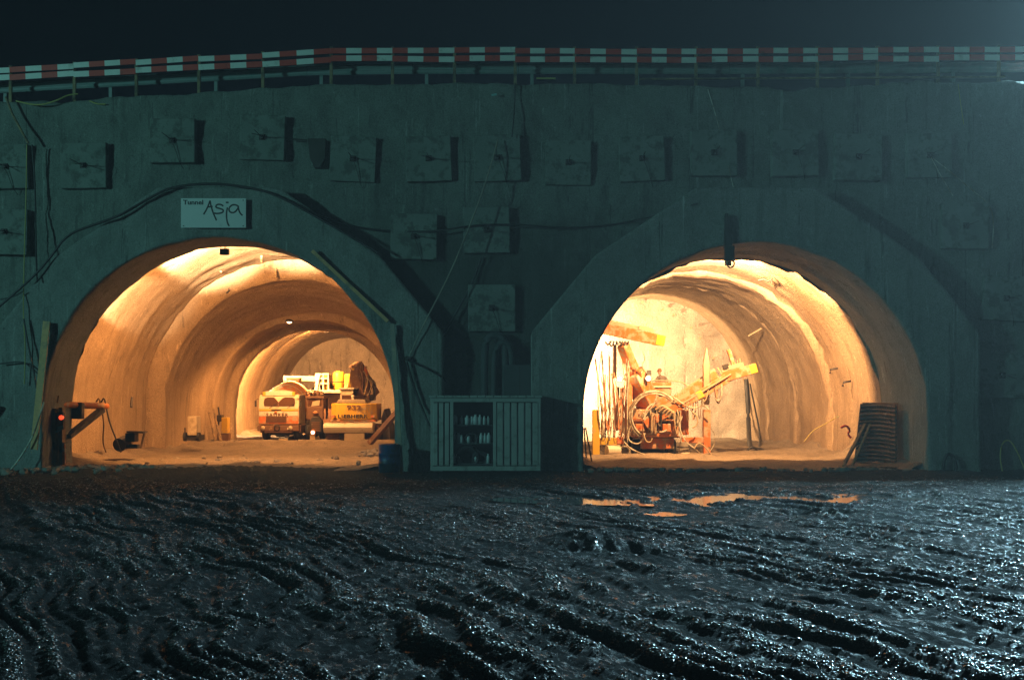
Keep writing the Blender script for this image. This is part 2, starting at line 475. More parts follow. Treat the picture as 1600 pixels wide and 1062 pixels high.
def clod_mat():
    m, nt, b = base_mat('wet_clod')
    v = coords(nt, rand=False)
    nt.links.new(mixc(nt, noise(nt, v, 5.0, 4), (0.006, 0.007, 0.007), (0.030, 0.032, 0.030)), b.inputs['Base Color'])
    nt.links.new(ramp(nt, noise(nt, v, 6.0, 3), 0.12, 1.3), b.inputs['Roughness'])
    b.inputs['Specular IOR Level'].default_value = 0.5
    return m
M['clod'] = clod_mat()
M['floor'] = shotcrete('tunnel_floor_grit', (0.26, 0.215, 0.16), 0.45)

def water_mat():
    m, nt, b = base_mat('puddle_water')
    b.inputs['Base Color'].default_value = (0.012, 0.013, 0.012, 1)
    b.inputs['Roughness'].default_value = 0.10
    v = coords(nt, rand=False)
    bp = N(nt, 'ShaderNodeBump'); bp.inputs['Strength'].default_value = 0.12; bp.inputs['Distance'].default_value = 0.02
    nt.links.new(noise(nt, v, 3.5, 3), bp.inputs['Height']); nt.links.new(bp.outputs[0], b.inputs['Normal'])
    return m
M['water'] = water_mat()

WARM = (1.0, 0.41, 0.115)
def lamp_light(name, loc, power, parent, col=WARM, r=0.12, kind='POINT', aim=None, size=R(120), blend=0.5):
    l = bpy.data.lights.new(name, kind)
    l.energy, l.color, l.shadow_soft_size = power, col, r
    o = bpy.data.objects.new(name, l)
    COL.objects.link(o)
    if parent is not None: o.parent = parent
    o.location = Vector(loc) - world_of(parent)
    if kind == 'SPOT':
        l.spot_size, l.spot_blend = size, blend
        o.rotation_euler = (-Vector(aim)).to_track_quat('Z', 'Y').to_euler()
    return o
# ------------------------------------------------------------------ ground
def lin(a, b, st):
    return list(np.linspace(a, b, max(2, int(round(abs(b - a) / st)) + 1)))
def geo(a, b, first):
    r, x, s = [], a, first
    sg = 1 if b > a else -1
    while abs(x - a) < abs(b - a):
        x += s * sg; s *= 1.32; r.append(x)
    r[-1] = b
    return r
def ss(a, b, x):
    t = np.clip((x - a) / (b - a), 0, 1); return t * t * (3 - 2 * t)

PUD = [(6.5, -9.9, 4.6, 1.15), (2.35, -11.1, 0.62, 0.40), (3.6, -13.0, 0.4, 0.3), (7.0, -13.4, 0.55, 0.4), (1.9, -17.8, 0.38, 0.3), (10.6, -9.6, 1.5, 0.7), (3.9, -9.2, 0.7, 0.4)]
def ground_h(X, Y):
    A = 0.42 + 0.58 * ss(-1.5, -7.0, Y)
    wx = 0.55 * fb2(X * 0.20, Y * 0.20, 3, 3) + 0.10 * fb2(X * 0.8, Y * 0.8, 2, 6)
    bend = 0.0045 * (X + 4) ** 2 * np.sign(X + 4)
    u = 0.89 * X + 0.45 * Y + wx * 2.1 - bend
    v = -0.45 * X + 0.89 * Y
    # wheel ruts running down to the right, their sharp crests, fine drag lines along them, crumbs
    n0 = vn2(u * 0.7, v * 0.16, 9) + 0.25 * vn2(u * 2.1, v * 0.5, 10)
    q1 = np.abs(2 * ((u / 0.66 + 0.75 * n0) % 1) - 1)
    q2 = np.abs(2 * ((u / 0.25 + 0.5 * vn2(u * 1.1, v * 0.3, 19)) % 1) - 1)
    mk = np.clip(0.70 + 2.2 * fb2(u * 0.4, v * 0.13, 3, 12), 0.05, 1.5)
    mk2 = np.clip(0.5 + 1.8 * fb2(u * 0.8, v * 0.22, 3, 14), 0.0, 1.2)
    h = 0.12 * fb2(X * 0.22, Y * 0.22, 3, 20)
    h = h + A * mk * 0.078 * (1 - q1) ** 1.4
    q4 = np.abs(2 * ((u / 2.3 + 0.4 * n0) % 1) - 1)
    h = h + A * 0.065 * (1 - q4) ** 1.5
    h = h + A * mk2 * 0.060 * (1 - q2) ** 1.6
    h = h + A * 0.06 * (0.5 - np.abs(vn2(u * 2.3, v * 0.35, 30) - 0.5)) + A * 0.06 * fb2(u * 5.5, v * 0.8, 3, 34)
    h = h + A * 0.020 * fb2(X * 3.4, Y * 3.4, 3, 60) + 0.030 * fb2(X * 9, Y * 9, 3, 70)
    h = h - 0.06 * A
    # the pointed heap thrown up by the wheels
    dx, dy = (X - 1.62) / 0.95, (Y + 19.2) / 0.7
    d = np.maximum(np.abs(dx + 0.25 * dy), np.abs(dy)) + 0.16 * fb2(X * 2.5, Y * 2.5, 3, 80)
    h = h + 0.36 * np.clip(1 - d, 0, 1)
    h = h + 0.10 * ss(-3.0, -1.0, Y) - 0.06
    for (a, b, c, e) in PUD:
        k = ((X - a) / c) ** 2 + ((Y - b) / e) ** 2 + 2.0 * fb2(X * 0.8, Y * 1.5, 4, 90)
        h = h - 0.17 * ss(1.35, 0.55, k)
    far = ss(22, 40, np.abs(X)) + ss(-36, -50, Y)
    return h * np.clip(1 - far, 0, 1)

gx = sorted(set([-x for x in geo(20, 62, 0.2)])) + lin(-20, -13, 0.075)[:-1] + lin(-13, 13, 0.036)[:-1] + lin(13, 20, 0.075) + geo(20, 62, 0.2)
gy = sorted(set(geo(-31, -62, 0.15))) + lin(-31, -13, 0.036)[:-1] + lin(-13, 1.2, 0.065)
gx, gy = np.array(gx), np.array(gy)
GX, GY = np.meshgrid(gx, gy)
GV = np.stack([GX, GY, ground_h(GX, GY)], -1)
ground = grid_mesh('ground', GV, M['mud'])
tag(ground, 'dark wet churned mud with tyre ruts in front of the portals', kind='structure')
def gz(x, y): return float(ground_h(np.array([[float(x)]]), np.array([[float(y)]]))[0, 0])

# wet crumbs and small clods added over the mud to carry its glints, thickest on the crests
def clods(n, seed):
    g = np.random.default_rng(seed)
    d = 10.2 + 28.0 * g.random(n) ** 1.25
    x = (g.random(n) * 2 - 1) * 0.475 * d; y = -40 + d
    z = ground_h(x, y)
    e = 0.22
    crest = z - 0.25 * (ground_h(x + e, y) + ground_h(x - e, y) + ground_h(x, y + e) + ground_h(x, y - e))
    pat = fb2(x * 0.45, y * 0.30, 3, 77) + 0.5 * fb2(x * 1.7, y * 1.1, 2, 78)
    k = (crest + 0.050 * pat + 0.016 * g.standard_normal(n) > 0.017) & (y < -1.3 - 2.5 * g.random(n)) & (z > -0.06)
    x, y, z = x[k], y[k], z[k]; n = len(x)
    ico = np.array([(1, 0, 0), (-1, 0, 0), (0, 1, 0), (0, -1, 0), (0, 0, 1), (0, 0, -1.0)])
    fc = np.array([(0, 2, 4), (2, 1, 4), (1, 3, 4), (3, 0, 4), (2, 0, 5), (1, 2, 5), (3, 1, 5), (0, 3, 5)])
    s = 0.006 + 0.020 * g.random(n) ** 4.5
    V = ico[None] * (s[:, None, None]) * (0.75 + 0.5 * g.random((n, 6, 1)))
    V *= (0.7 + 0.9 * g.random((n, 1, 3))) * np.array([1.5, 1.5, 0.75])
    a = g.random(n) * 6.283; ca, sa = np.cos(a)[:, None], np.sin(a)[:, None]
    V = np.stack([V[..., 0] * ca - V[..., 1] * sa, V[..., 0] * sa + V[..., 1] * ca, V[..., 2]], -1)
    V += np.stack([x, y, z + s * 0.15], -1)[:, None, :]
    F = (fc[None] + (np.arange(n) * 6)[:, None, None]).reshape(-1, 3)
    me = bpy.data.meshes.new('mud_clods')
    me.vertices.add(n * 6); me.vertices.foreach_set('co', V.astype(np.float32).ravel())
    q = len(F)
    me.loops.add(q * 3); me.loops.foreach_set('vertex_index', F.astype(np.int32).ravel())
    me.polygons.add(q); me.polygons.foreach_set('loop_start', np.arange(0, q * 3, 3, dtype=np.int32)); me.polygons.foreach_set('loop_total', np.full(q, 3, dtype=np.int32))
    me.update(calc_edges=True); me.materials.append(M['clod'])
    o = bpy.data.objects.new('mud_clods', me); COL.objects.link(o)
    return tag(o, 'wet crumbs and clods of mud added over the ruts for glints', kind='stuff')
clods(300000, 5)

for i, (a, b, c, e) in enumerate(PUD):
    w = MB(); n = 40
    zt = -0.118
    w.add([(a + 1.55 * c * math.cos(2 * math.pi * k / n), b + 1.55 * e * math.sin(2 * math.pi * k / n), 0.0) for k in range(n)], [list(range(n))])
    o = w.build('puddle', M['water']); o.location = (0, 0, zt if i else -0.072)
    tag(o, 'still rain puddle in the mud before the right portal' if i == 0 else 'small puddle lying in the wheel ruts', kind='structure')

# ------------------------------------------------------------------ tunnels
def profile(cx, a, zs, zc, zf, nw=7, na=52):
    pts = [(cx - a, z) for z in np.linspace(zf, zs, nw)[:-1]]
    pts += [(cx - a * math.cos(t), zs + (zc - zs) * math.sin(t)) for t in np.linspace(0, math.pi, na)]
    pts += [(cx + a, z) for z in np.linspace(zs, zf, nw)[1:]]
    return np.array(pts)

def loft(name, stations, m, parent, amp=0.10, step=0.3, seed=0, edge=0.0):
    """stations: (y, cx, half width, spring z, crown z); a rough sprayed tube through them"""
    s0 = stations[0]
    stations = [(s0[0], s0[1], s0[2] + 0.5, s0[3], s0[4] + 0.5)] + list(stations)
    rows = []
    for s0, s1 in zip(stations, stations[1:]):
        dist = abs(s1[0] - s0[0]) + 0.8 * (abs(s1[2] - s0[2]) + abs(s1[4] - s0[4]))
        n = max(2, int(dist / step))
        for k in range(n):
            t = k / n
            s = [a + (b - a) * t for a, b in zip(s0, s1)]
            rows.append(s)
    rows.append(list(stations[-1]))
    V = []
    for s in rows:
        p = profile(s[1], s[2], s[3], s[4], -0.6)
        V.append(np.stack([p[:, 0], np.full(len(p), s[0]), p[:, 1]], -1))
    V = np.array(V)
    c = np.array([[(s[1], 0, s[3] - 0.5)] for s in rows])
    d = V - c; d[..., 1] = 0
    d /= np.linalg.norm(d, axis=-1, keepdims=True)
    n = fb3(V[..., 0] * 0.45, V[..., 1] * 0.45, V[..., 2] * 0.45, 4, seed)
    n2 = fb3(V[..., 0] * 2.2, V[..., 1] * 2.2, V[..., 2] * 2.2, 3, seed + 9)
    n3 = fb3(V[..., 0] * 0.25, V[..., 1] * 2.6, V[..., 2] * 0.25, 3, seed + 3)
    a = amp * n + 0.045 * n2 * (amp / 0.1) + 0.05 * n3 * min(1, amp / 0.1)
    if edge:
        y0, y1 = stations[0][0], stations[-1][0]
        e = np.exp(-((V[..., 1] - y0) / 0.45) ** 2) + np.exp(-((V[..., 1] - y1) / 0.45) ** 2)
        a = a + edge * e * (fb3(V[..., 0] * 2.6, V[..., 1] * 3.5, V[..., 2] * 2.6, 4, seed + 20) * 1.2 - 0.1)
    return grid_mesh(name, V + d * a[..., None], m, parent, flip=False)

def collar(parent, cx, a, zs, zc, y0, yb, seed, steps=()):
    """the thick ring round the portal that stands out from the wall, with its soffit"""
    hw, s1, s2, zt = 7.85, 5.65, 2.1, 9.95
    poly = [(-hw, -0.6), (-hw, 4.9), (-s1, 7.55), (-s2, zt), (s2, zt), (s1, 7.55), (hw, 4.9), (hw, -0.6)]
    arch = profile(0, a, zs, zc, -0.6, 26, 150)
    rows = [[] for _ in range(19)]
    for (x, z) in arch:
        ox, oz = 0.0, min(z, zs)
        if z <= zs: px, pz = math.copysign(hw, x), z
        else:
            dx, dz = x, z - zs; best = None
            for (ax, az), (bx, bz) in zip(poly, poly[1:]):
                ex, ez = bx - ax, bz - az
                det = dx * (-ez) + dz * ex
                if abs(det) < 1e-9: continue
                t = ((ax) * (-ez) + (az - zs) * ex) / det
                u = (dx * (az - zs) - dz * ax) / det
                if t > 0 and -1e-6 <= u <= 1 + 1e-6: best = t if best is None else min(best, t)
            px, pz = dx * best, zs + dz * best
        for k in range(19):
            f = k / 18
            rows[k].append((cx + x + (px - x) * f, y0, z + (pz - z) * f))
    V = np.array(rows[::-1])
    out = V[:1].copy(); outs = []
    for yy in (0.12, y0 * 0.35, y0 * 0.75):
        o = out.copy(); o[..., 1] = yy; outs.append(o)
    V[:, :, 1] += 0.10 * fb3(V[..., 0] * 0.6, V[..., 1], V[..., 2] * 0.6, 4, seed) + 0.07 * fb3(V[..., 0] * 2.6, V[..., 1], V[..., 2] * 2.6, 3, seed + 4)
    inn = []
    yy = y0
    while yy < yb - 0.01:
        yy = min(yb, yy + 0.28)
        k = 0.0
        for (ya, dk) in steps:
            if yy > ya: k = dk
        p = profile(cx, a + k, zs, zc + k, -0.6, 26, 150)
        q = np.stack([p[:, 0], np.full(len(p), yy), p[:, 1]], -1)[None]
        nz = fb3(q[..., 0] * 0.7, q[..., 1] * 0.7, q[..., 2] * 0.7, 4, seed + 30) * 0.10
        q[..., 0] += nz * np.sign(q[..., 0] - cx); q[..., 2] += nz * (q[..., 2] > zs)
        inn.append(q)
    full = np.concatenate(outs + [V] + inn, 0)
    return grid_mesh('portal_collar', full, M['collar'], parent, flip=True)

LCX, RCX = -10.27, 8.52
tl = thing('tunnel', 'left tunnel, its ribbed shotcrete lining lit orange, under the white name board', 'tunnel', (LCX, 0, 0), 'twin tunnel portals')
collar(tl, LCX, 6.17, 2.05, 8.23, -0.9, 1.8, 1)
loft('lining_section', [(1.75, LCX, 6.2, 2.05, 8.3), (1.8, LCX, 7.05, 2.05, 9.25), (12.3, LCX, 6.85, 2.05, 9.0)], M['lining'], tl, 0.15, 0.24, 11, 0.12)  # widened behind the collar so the added lamps strike it
loft('lining_section', [(12.25, LCX, 6.7, 2.05, 8.75), (12.35, LCX, 6.45, 2.05, 8.5), (12.6, LCX, 6.08, 2.0, 8.10), (19.8, LCX - 0.5, 5.6, 2.0, 7.05), (20.0, LCX - 0.7, 5.10, 2.0, 6.72)], M['lining'], tl, 0.12, 0.24, 12, 0.10)  # front ledge shaped to catch the added lamps as a white band
loft('lining_section', [(20.0, LCX - 0.7, 5.10, 2.0, 6.72), (20.5, LCX - 0.7, 5.02, 2.0, 6.66), (20.6, LCX - 0.7, 5.3, 2.0, 6.95), (23.6, LCX - 0.85, 5.15, 1.9, 6.75), (23.8, LCX - 1.0, 4.62, 1.8, 6.33), (24.4, LCX - 1.0, 4.60, 1.8, 6.31)], M['lining'], tl, 0.05, 0.24, 15, 0.0)
loft('lining_section', [(24.4, LCX - 1.0, 4.62, 1.8, 6.33), (24.5, LCX - 1.0, 5.3, 1.9, 7.2), (52.0, LCX - 3.2, 5.3, 1.9, 7.2)], M['lining'], tl, 0.16, 0.5, 16, 0.1)

tr = thing('tunnel', 'right tunnel with bright working face and drill rig inside, beside the mud puddle', 'tunnel', (RCX, 0, 0), 'twin tunnel portals')
collar(tr, RCX, 6.03, 2.05, 8.05, -0.9, 4.3, 2, steps=((1.0, 0.07), (2.4, 0.0), (3.1, 0.06)))
loft('lining_section', [(4.25, RCX, 6.1, 2.05, 8.1), (4.3, RCX, 6.35, 2.05, 8.42), (11.4, RCX - 0.05, 6.3, 2.05, 8.38)], M['lining'], tr, 0.16, 0.26, 31, 0.20)
loft('lining_section', [(11.4, RCX - 0.05, 6.36, 2.05, 8.4), (11.55, RCX - 0.1, 6.16, 2.0, 8.2), (16.8, RCX - 0.15, 6.1, 2.0, 8.2)], M['lining'], tr, 0.18, 0.26, 32, 0.24)
loft('lining_section', [(16.8, RCX - 0.15, 6.3, 2.0, 8.42), (17.0, RCX - 0.2, 6.1, 2.0, 8.3), (21.5, RCX - 0.35, 5.95, 2.0, 8.25)], M['lining'], tr, 0.18, 0.3, 33, 0.18)
loft('lining_section', [(21.5, RCX - 0.35, 6.15, 2.0, 8.4), (21.7, RCX - 0.4, 5.92, 2.0, 8.28), (26.4, RCX - 0.5, 5.8, 2.0, 8.3)], M['lining'], tr, 0.14, 0.3, 34, 0.12)

def face_wall(parent, cx, a, zc, y, m, seed, bulge):
    xs = np.linspace(cx - a - 0.4, cx + a + 0.4, 70); zs = np.linspace(-0.6, zc + 0.4, 56)
    X, Z = np.meshgrid(xs, zs)
    Y = y + bulge * fb3(X * 0.35, Z * 0.35, X * 0, 4, seed) - 0.06 * np.abs(fb3(X * 1.3, Z * 0.5, X * 0, 3, seed + 5))
    return grid_mesh('working_face', np.stack([X, Y, Z], -1), m, parent, flip=False)
face_wall(tl, LCX - 3.2, 5.4, 7.3, 51.0, M['face'], 5, 1.2)
fr = face_wall(tr, RCX - 0.5, 5.9, 8.4, 26.0, M['face'], 6, 0.7)

# ------------------------------------------------------------------ tunnel floors
def floor(name, cx, a, y0, y1, seed, bumps, label):
    xs, ys = np.arange(cx - a, cx + a + 0.01, 0.11), np.arange(y0, y1, 0.12)
    X, Y = np.meshgrid(xs, ys)
    h = 0.16 * fb2(X * 0.4, Y * 0.3, 4, seed) + 0.10 * fb2(X * 1.8, Y * 1.8, 4, seed + 7) + 0.03
    for (b0, b1, ht) in bumps:
        w = 0.5 * fb2(X * 0.6, Y * 0.3, 3, seed + 3)
        h = h + ht * ss(b0 - 0.35, b0 + 0.1, Y + w) * ss(b1 + 0.9, b1 - 0.4, Y + w)
    h = h + 0.45 * ss(a - 1.5, a - 0.2, np.abs(X - cx)) * (0.5 + fb2(X * 0.9, Y * 0.9, 3, seed + 2))
    o = grid_mesh(name, np.stack([X, Y, h], -1), M['floor'])
    return tag(o, label, kind='structure')
floor('tunnel_floor', LCX - 0.5, 6.6, -0.4, 51.5, 100, [(16.5, 19.5, 0.20), (4.0, 5.0, 0.1)], 'dusty floor of the left tunnel with a low sill across it')
floor('tunnel_floor', RCX, 6.5, -0.4, 26.8, 120, [(7.5, 8.5, 0.06)], 'rough wet floor of the right tunnel around the drill rig')

# ------------------------------------------------------------------ retaining wall
TOPX = [-62, -18.6, -14, -9.5, -6.9, -2, 3, 6.5, 9.5, 12.5, 16, 62]
TOPZ = [11.6, 13.18, 13.28, 13.58, 13.74, 13.80, 13.82, 13.70, 13.56, 13.72, 13.86, 14.0]
def wall_top(x): return np.interp(x, TOPX, TOPZ)
wx = np.array(sorted(set(geo(-20, -62, 0.3))) + lin(-20, 20, 0.11) + geo(20, 62, 0.3))
wt = np.linspace(0, 1, 124)
WX, WT = np.meshgrid(wx, wt)
tz = wall_top(WX) + 0.10 * fb2(WX * 1.3, WX * 0, 4, 140)
WZ = -0.6 + WT * (tz + 0.6)
WY = 0.30 * fb2(WX * 0.16, WZ * 0.22, 3, 150) + 0.15 * fb2(WX * 0.8, WZ * 0.8, 4, 160) + 0.06 * fb2(WX * 3.2, WZ * 3.2, 3, 170)
WY = WY - 0.05 * np.exp(-((WZ - 4.6) / 0.12) ** 2) - 0.04 * np.exp(-((WZ - 9.2 - 0.2 * fb2(WX * .3, WX * 0, 2, 1)) / 0.10) ** 2)
WV = np.stack([WX, WY, WZ], -1)
cap = []
for k, (yy, dz) in enumerate(((0.12, 0.03), (0.5, 0.0), (1.1, -0.05))):
    cap.append(np.stack([WX[-1], WY[-1] + yy, tz[-1] + dz + 0.05 * fb2(WX[-1] * 2, WX[-1] * 0 + k, 3, 180)], -1))
WV = np.concatenate([WV, np.array(cap)], 0)
cxm = (WV[:-1, :-1, 0] + WV[1:, 1:, 0]) / 2; czm = (WV[:-1, :-1, 2] + WV[1:, 1:, 2]) / 2
def in_arch(cx, a, zs, zc):
    k = np.where(czm > zs, ((cxm - cx) / a) ** 2 + ((czm - zs) / (zc - zs)) ** 2, ((cxm - cx) / a) ** 2)
    return k < 1
keep = ~(in_arch(LCX, 6.9, 2.05, 9.0) | in_arch(RCX, 6.8, 2.05, 8.8))
wall = grid_mesh('retaining_wall', WV, M['wall'], keep=keep)
tag(wall, 'tall grey sprayed-concrete retaining wall holding both tunnel portals and the road above', 'wall')

rx = np.arange(-62, 62.1, 1.0); ry = np.array([1.0, 3, 7, 12, 13])
RX, RY = np.meshgrid(rx, ry)
RZ = wall_top(RX) - 0.06 - 0.4 * (RY > 12.5)
tag(grid_mesh('upper_road', np.stack([RX, RY, RZ], -1), M['asphalt']), 'dark road running along the top of the wall', kind='structure')

# ------------------------------------------------------------------ anchor blocks
def make_anchor(kind):
    t = thing('anchor_block', 'x', 'anchor block', (0, 0, 0), 'concrete anchor blocks bolted to the wall')
    p = MB(); p.box((0, -0.08, 0), (1.62, 0.38, 1.60)); p.build('concrete_pad', M['pad'], t, bevel=0.025)
    p = MB(); p.box((0, -0.285, 0), (0.21, 0.04, 0.21)); p.build('bearing_plate', M['steel_dark'], t, bevel=0.008)
    p = MB(); p.cyl((0, -0.30, 0), (0, -0.42, 0), 0.08, 0.07, 12); p.build('anchor_head', M['steel_dark'], t)
    r = random.Random(kind)
    for k in range(2):
        a = r.uniform(0, 6.28); l = r.uniform(0.45, 1.0) if k else 0.85
        e = Vector((math.cos(a) * 0.18 * k, -0.55 - l * (1 - 0.25 * k), math.sin(a) * 0.16 * k))
        q = MB(); q.tube([(0.03 * k, -0.40, 0.02 * k), (0.02 * k + e.x * 0.3, -0.5 - 0.3 * l, e.z * 0.3), e], 0.014, 5, smooth_path=1)
        q.build('tendon_wire', M['steel_dark'], t)
    if kind % 2 == 0:
        q = MB(); q.tube([(0.02, -0.42, -0.05), (0.15, -0.36, -0.35), (0.28, -0.32, -0.8), (0.36, -0.10, -1.0)], 0.012, 5, smooth_path=2)
        q.build('loose_wire', M['steel_dark'], t)
    return t
def copy_tree(o, parent=None):
    c = o.copy(); COL.objects.link(c)
    if parent is not None: c.parent = parent
    for ch in list(o.children): copy_tree(ch, c)
    return c
ANCH = [(-32, 40, 222, 295, 'anchor block cut off by the left picture edge, upper of two'),
        (92, 163, 222, 292, 'anchor block low in the upper row, below the leftmost barrier boards'),
        (235, 303, 186, 253, 'highest anchor block, standing left of and above the white name board'),
        (373, 445, 181, 247, 'anchor block up and to the right of the white name board'),
        (515, 586, 214, 280, 'anchor block just right of the dark steel plate, upper row'),
        (633, 705, 211, 282, 'upper-row anchor block next left of the one crossed by the slack cable'),
        (742, 812, 212, 280, 'anchor block crossed by the slack grey cable high between the portals'),
        (852, 925, 218, 287, 'paler anchor block just right of the damp middle of the wall'),
        (968, 1040, 214, 280, 'dim anchor block at the left shoulder of the right portal'),
        (1082, 1150, 205, 272, 'dim anchor block directly above the hook of the right portal'),
        (1208, 1278, 205, 272, 'dim anchor block above the right shoulder of the right portal'),
        (1308, 1376, 212, 278, 'dim anchor block left of the one with the two slack wires'),
        (1420, 1487, 209, 274, 'anchor block with two slack wires running down to the right'),
        (-32, 40, 325, 397, 'anchor block cut off by the left picture edge, lower of two'),
        (610, 682, 335, 403, 'lower-row anchor block right of the left portal, touched by the cable'),
        (727, 793, 325, 392, 'lower-row anchor block in the dark damp area between portals'),
        (733, 803, 448, 513, 'lone anchor block directly above the pipes and container'),
        (1478, 1545, 318, 386, 'lower-row anchor block right of the right portal'),
        (1540, 1612, 430, 500, 'anchor block at the right picture edge, upper of two'),
        (1533, 1608, 552, 620, 'anchor block at the right picture edge, lower of two')]
protos = [make_anchor(k) for k in range(4)]
for i, (x0, x1, y0, y1, lab) in enumerate(ANCH):
    o = protos[i] if i < 4 else copy_tree(protos[(i * 3) % 4])
    c = P((x0 + x1) / 2, (y0 + y1) / 2, -0.38)
    wy = 0.30 * float(fb2(np.array([c.x * 0.16]), np.array([c.z * 0.22]), 3, 150)[0])
    o.location = (c.x, wy, c.z)
    o.rotation_euler = (R(rnd.uniform(-1.5, 1.5)), R(rnd.uniform(-2.5, 2.5)), R(rnd.uniform(-1.5, 1.5)))
    o.scale = (0.98 + 0.06 * rnd.random(),) * 3
    o['label'] = lab

# ------------------------------------------------------------------ barrier on top of the wall
POSTX = [15, 115, 212, 310, 410, 517, 613, 710, 805, 898, 995, 1088, 1185, 1278, 1372, 1467, 1562]
def rail_z(px, row):   # photo height of the board centre lines
    y = np.interp(px, [-100, 15, 115, 212, 310, 410, 517, 1200, 1700], [115, 108.5, 103, 98, 92, 87, 79.5, 79.5, 76])
    return y + (13.0 if row else 0)
fence = thing('safety_barrier', 'long red and white striped board barrier along the wall top', 'barrier', (0, 0.2, 13.7))
FP = [-180, -82] + POSTX + [1658, 1756]
for px in FP:
    zt = P(px, rail_z(px, 0) - 6, 0.25).z; x = P(px, 0, 0.25).x
    b = MB(); b.beam((x, 0.33, float(wall_top(x)) - 0.4), (x, 0.33, zt + 0.02), 0.11, 0.09); b.build('post', M['wood'], fence, bevel=0.008)
FIRST = {115: 1, 212: 1, 310: 1, 410: 1}
for a, b in zip(FP, FP[1:]):
    for row in (0, 1):
        q = MB(); jz = rnd.uniform(-0.022, 0.022); s0 = FIRST.get(a, 0); tl_ = rnd.uniform(-0.03, 0.03)
        pa, pb = P(a, rail_z(a, row), 0.22), P(b, rail_z(b, row), 0.22)
        e = 0.004
        for k in range(4):
            u0, u1 = pa.lerp(pb, k / 4), pa.lerp(pb, (k + 1) / 4)
            if k == 0: u0 = u0.lerp(u1, e)
            if k == 3: u1 = u1.lerp(u0, e)
            q.beam(u0 + Vector((0, 0, jz + k * 0.25 * tl_)), u1 + Vector((0, 0, jz + (k + 1) * 0.25 * tl_)), 0.03, 0.202 if row else 0.192, m=(k + 1 + s0) % 2)
        q.build('board', [M['rail_white'], M['rail_red']], fence)

gr = thing('guardrail', 'corrugated dull green crash barrier behind the striped boards', 'guardrail', (0, 1.2, 13.7))
def wave(y0): return [(y0, -0.19), (y0 - 0.05, -0.13), (y0 - 0.05, -0.07), (y0 + 0.01, -0.02), (y0 + 0.01, 0.02), (y0 - 0.05, 0.07), (y0 - 0.05, 0.13), (y0, 0.19)]
GP = list(range(-180, 1800, 165))
for a, b in zip(GP, GP[1:]):
    q = MB(); w = wave(1.1)
    za, zb = P(a, rail_z(a, 0) + 28, 1.1).z, P(b, rail_z(b, 0) + 28, 1.1).z
    xa, xb = P(a, 0, 1.1).x, P(b, 0, 1.1).x
    vs = [(xa, y, za + z) for y, z in w] + [(xb - 0.01, y, zb + z) for y, z in w]
    vs += [(x, y + 0.012, z) for x, y, z in vs]
    n = len(w)
    q.add(vs, [(i, n + i, n + i + 1, i + 1) for i in range(n - 1)] + [(2 * n + i + 1, 3 * n + i + 1, 3 * n + i, 2 * n + i) for i in range(n - 1)])
    q.build('rail_beam', M['guard'], gr)
    q = MB(); q.beam((xa + 0.5, 1.22, float(wall_top(xa)) - 0.3), (xa + 0.5, 1.22, za + 0.15), 0.12, 0.10); q.build('post', M['guard'], gr)

# thin plank lying on the ledge, ropes hanging over the edge
b = MB(); b.beam(P(1000, 124, 0.05), P(1570, 120.5, 0.05), 0.10, 0.05); top(b, 'plank', M['wood'], 'long thin plank lying along the wall edge at the upper right', 'plank')
b = MB(); b.beam(P(838, 123, -0.0), P(868, 123, -0.0), 0.08, 0.05); top(b, 'batten', M['cable_yellow'], 'short yellow batten lying on the wall edge above the middle', 'batten')
b = MB(); b.tube([P(25, 158, -0.1), P(60, 166, -0.14), P(90, 157, -0.12), P(105, 149, 0.0), P(122, 147, 0.1)], 0.028, 6, smooth_path=2)
top(b, 'rope', M['cable_yellow'], 'yellow rope draped over the wall top at the far left', 'rope')
b = MB(); b.tube([P(140, 158, -0.05), P(152, 163, -0.14), P(165, 163, -0.14)], 0.026, 6, smooth_path=2)
top(b, 'rope', M['cable_yellow'], 'short end of yellow rope right of the draped one', 'rope')

# ------------------------------------------------------------------ name board on the left collar
sg = thing('name_board', 'white name board reading Tunnel Asja above the left arch', 'sign', P(333.5, 356, -1.1))
b = MB(); a0, a1 = P(283, 356, -1.06), P(384.5, 310, -1.06)
b.span((a0.x, -1.08, a0.z), (a1.x, -1.04, a1.z)); b.build('panel', M['sign'], sg, bevel=0.004)
text_obj('printed_lettering', 'Tunnel', 0.225, P(302, 316.5, -1.087), M['ink'], sg, 0.004, bold=0.004, sx=1.12)
def S(u, v):                                     # a place on the board as drawn at 12.3 units to the pixel
    return P(270 + u / 12.31, 290 + v / 12.31, -1.085)
STROKES = [[(590, 555), (650, 455), (690, 360), (715, 290)], [(715, 290), (735, 400), (785, 550), (840, 670)], [(660, 412), (765, 402)],
           [(970, 395), (930, 365), (870, 358), (820, 390), (835, 425), (900, 440), (965, 462), (975, 497), (940, 525), (860, 540), (785, 530)],
           [(1050, 420), (1030, 520), (1035, 640), (1055, 730), (1085, 780)], [(1018, 325), (1072, 325)],
           [(1262, 400), (1200, 365), (1130, 375), (1080, 430), (1080, 490), (1130, 525), (1190, 515), (1240, 460), (1265, 395)],
           [(1255, 400), (1270, 480), (1300, 540), (1340, 575)]]
b = MB()
for st in STROKES: b.tube([S(*p) for p in st], 0.027, 6, smooth_path=2)
b.v = [(x, -1.082 + (y + 1.085) * 0.15, z) for x, y, z in b.v]
b.build('handwritten_lettering', M['ink'], sg)
for (u, v) in ((287, 313), (380, 313), (287, 353), (380, 353)):
    b = MB(); p = P(u, v, -1.08); b.cyl(p, p + Vector((0, -0.012, 0)), 0.02, n=8); b.build('screw', M['steel_dark'], sg)
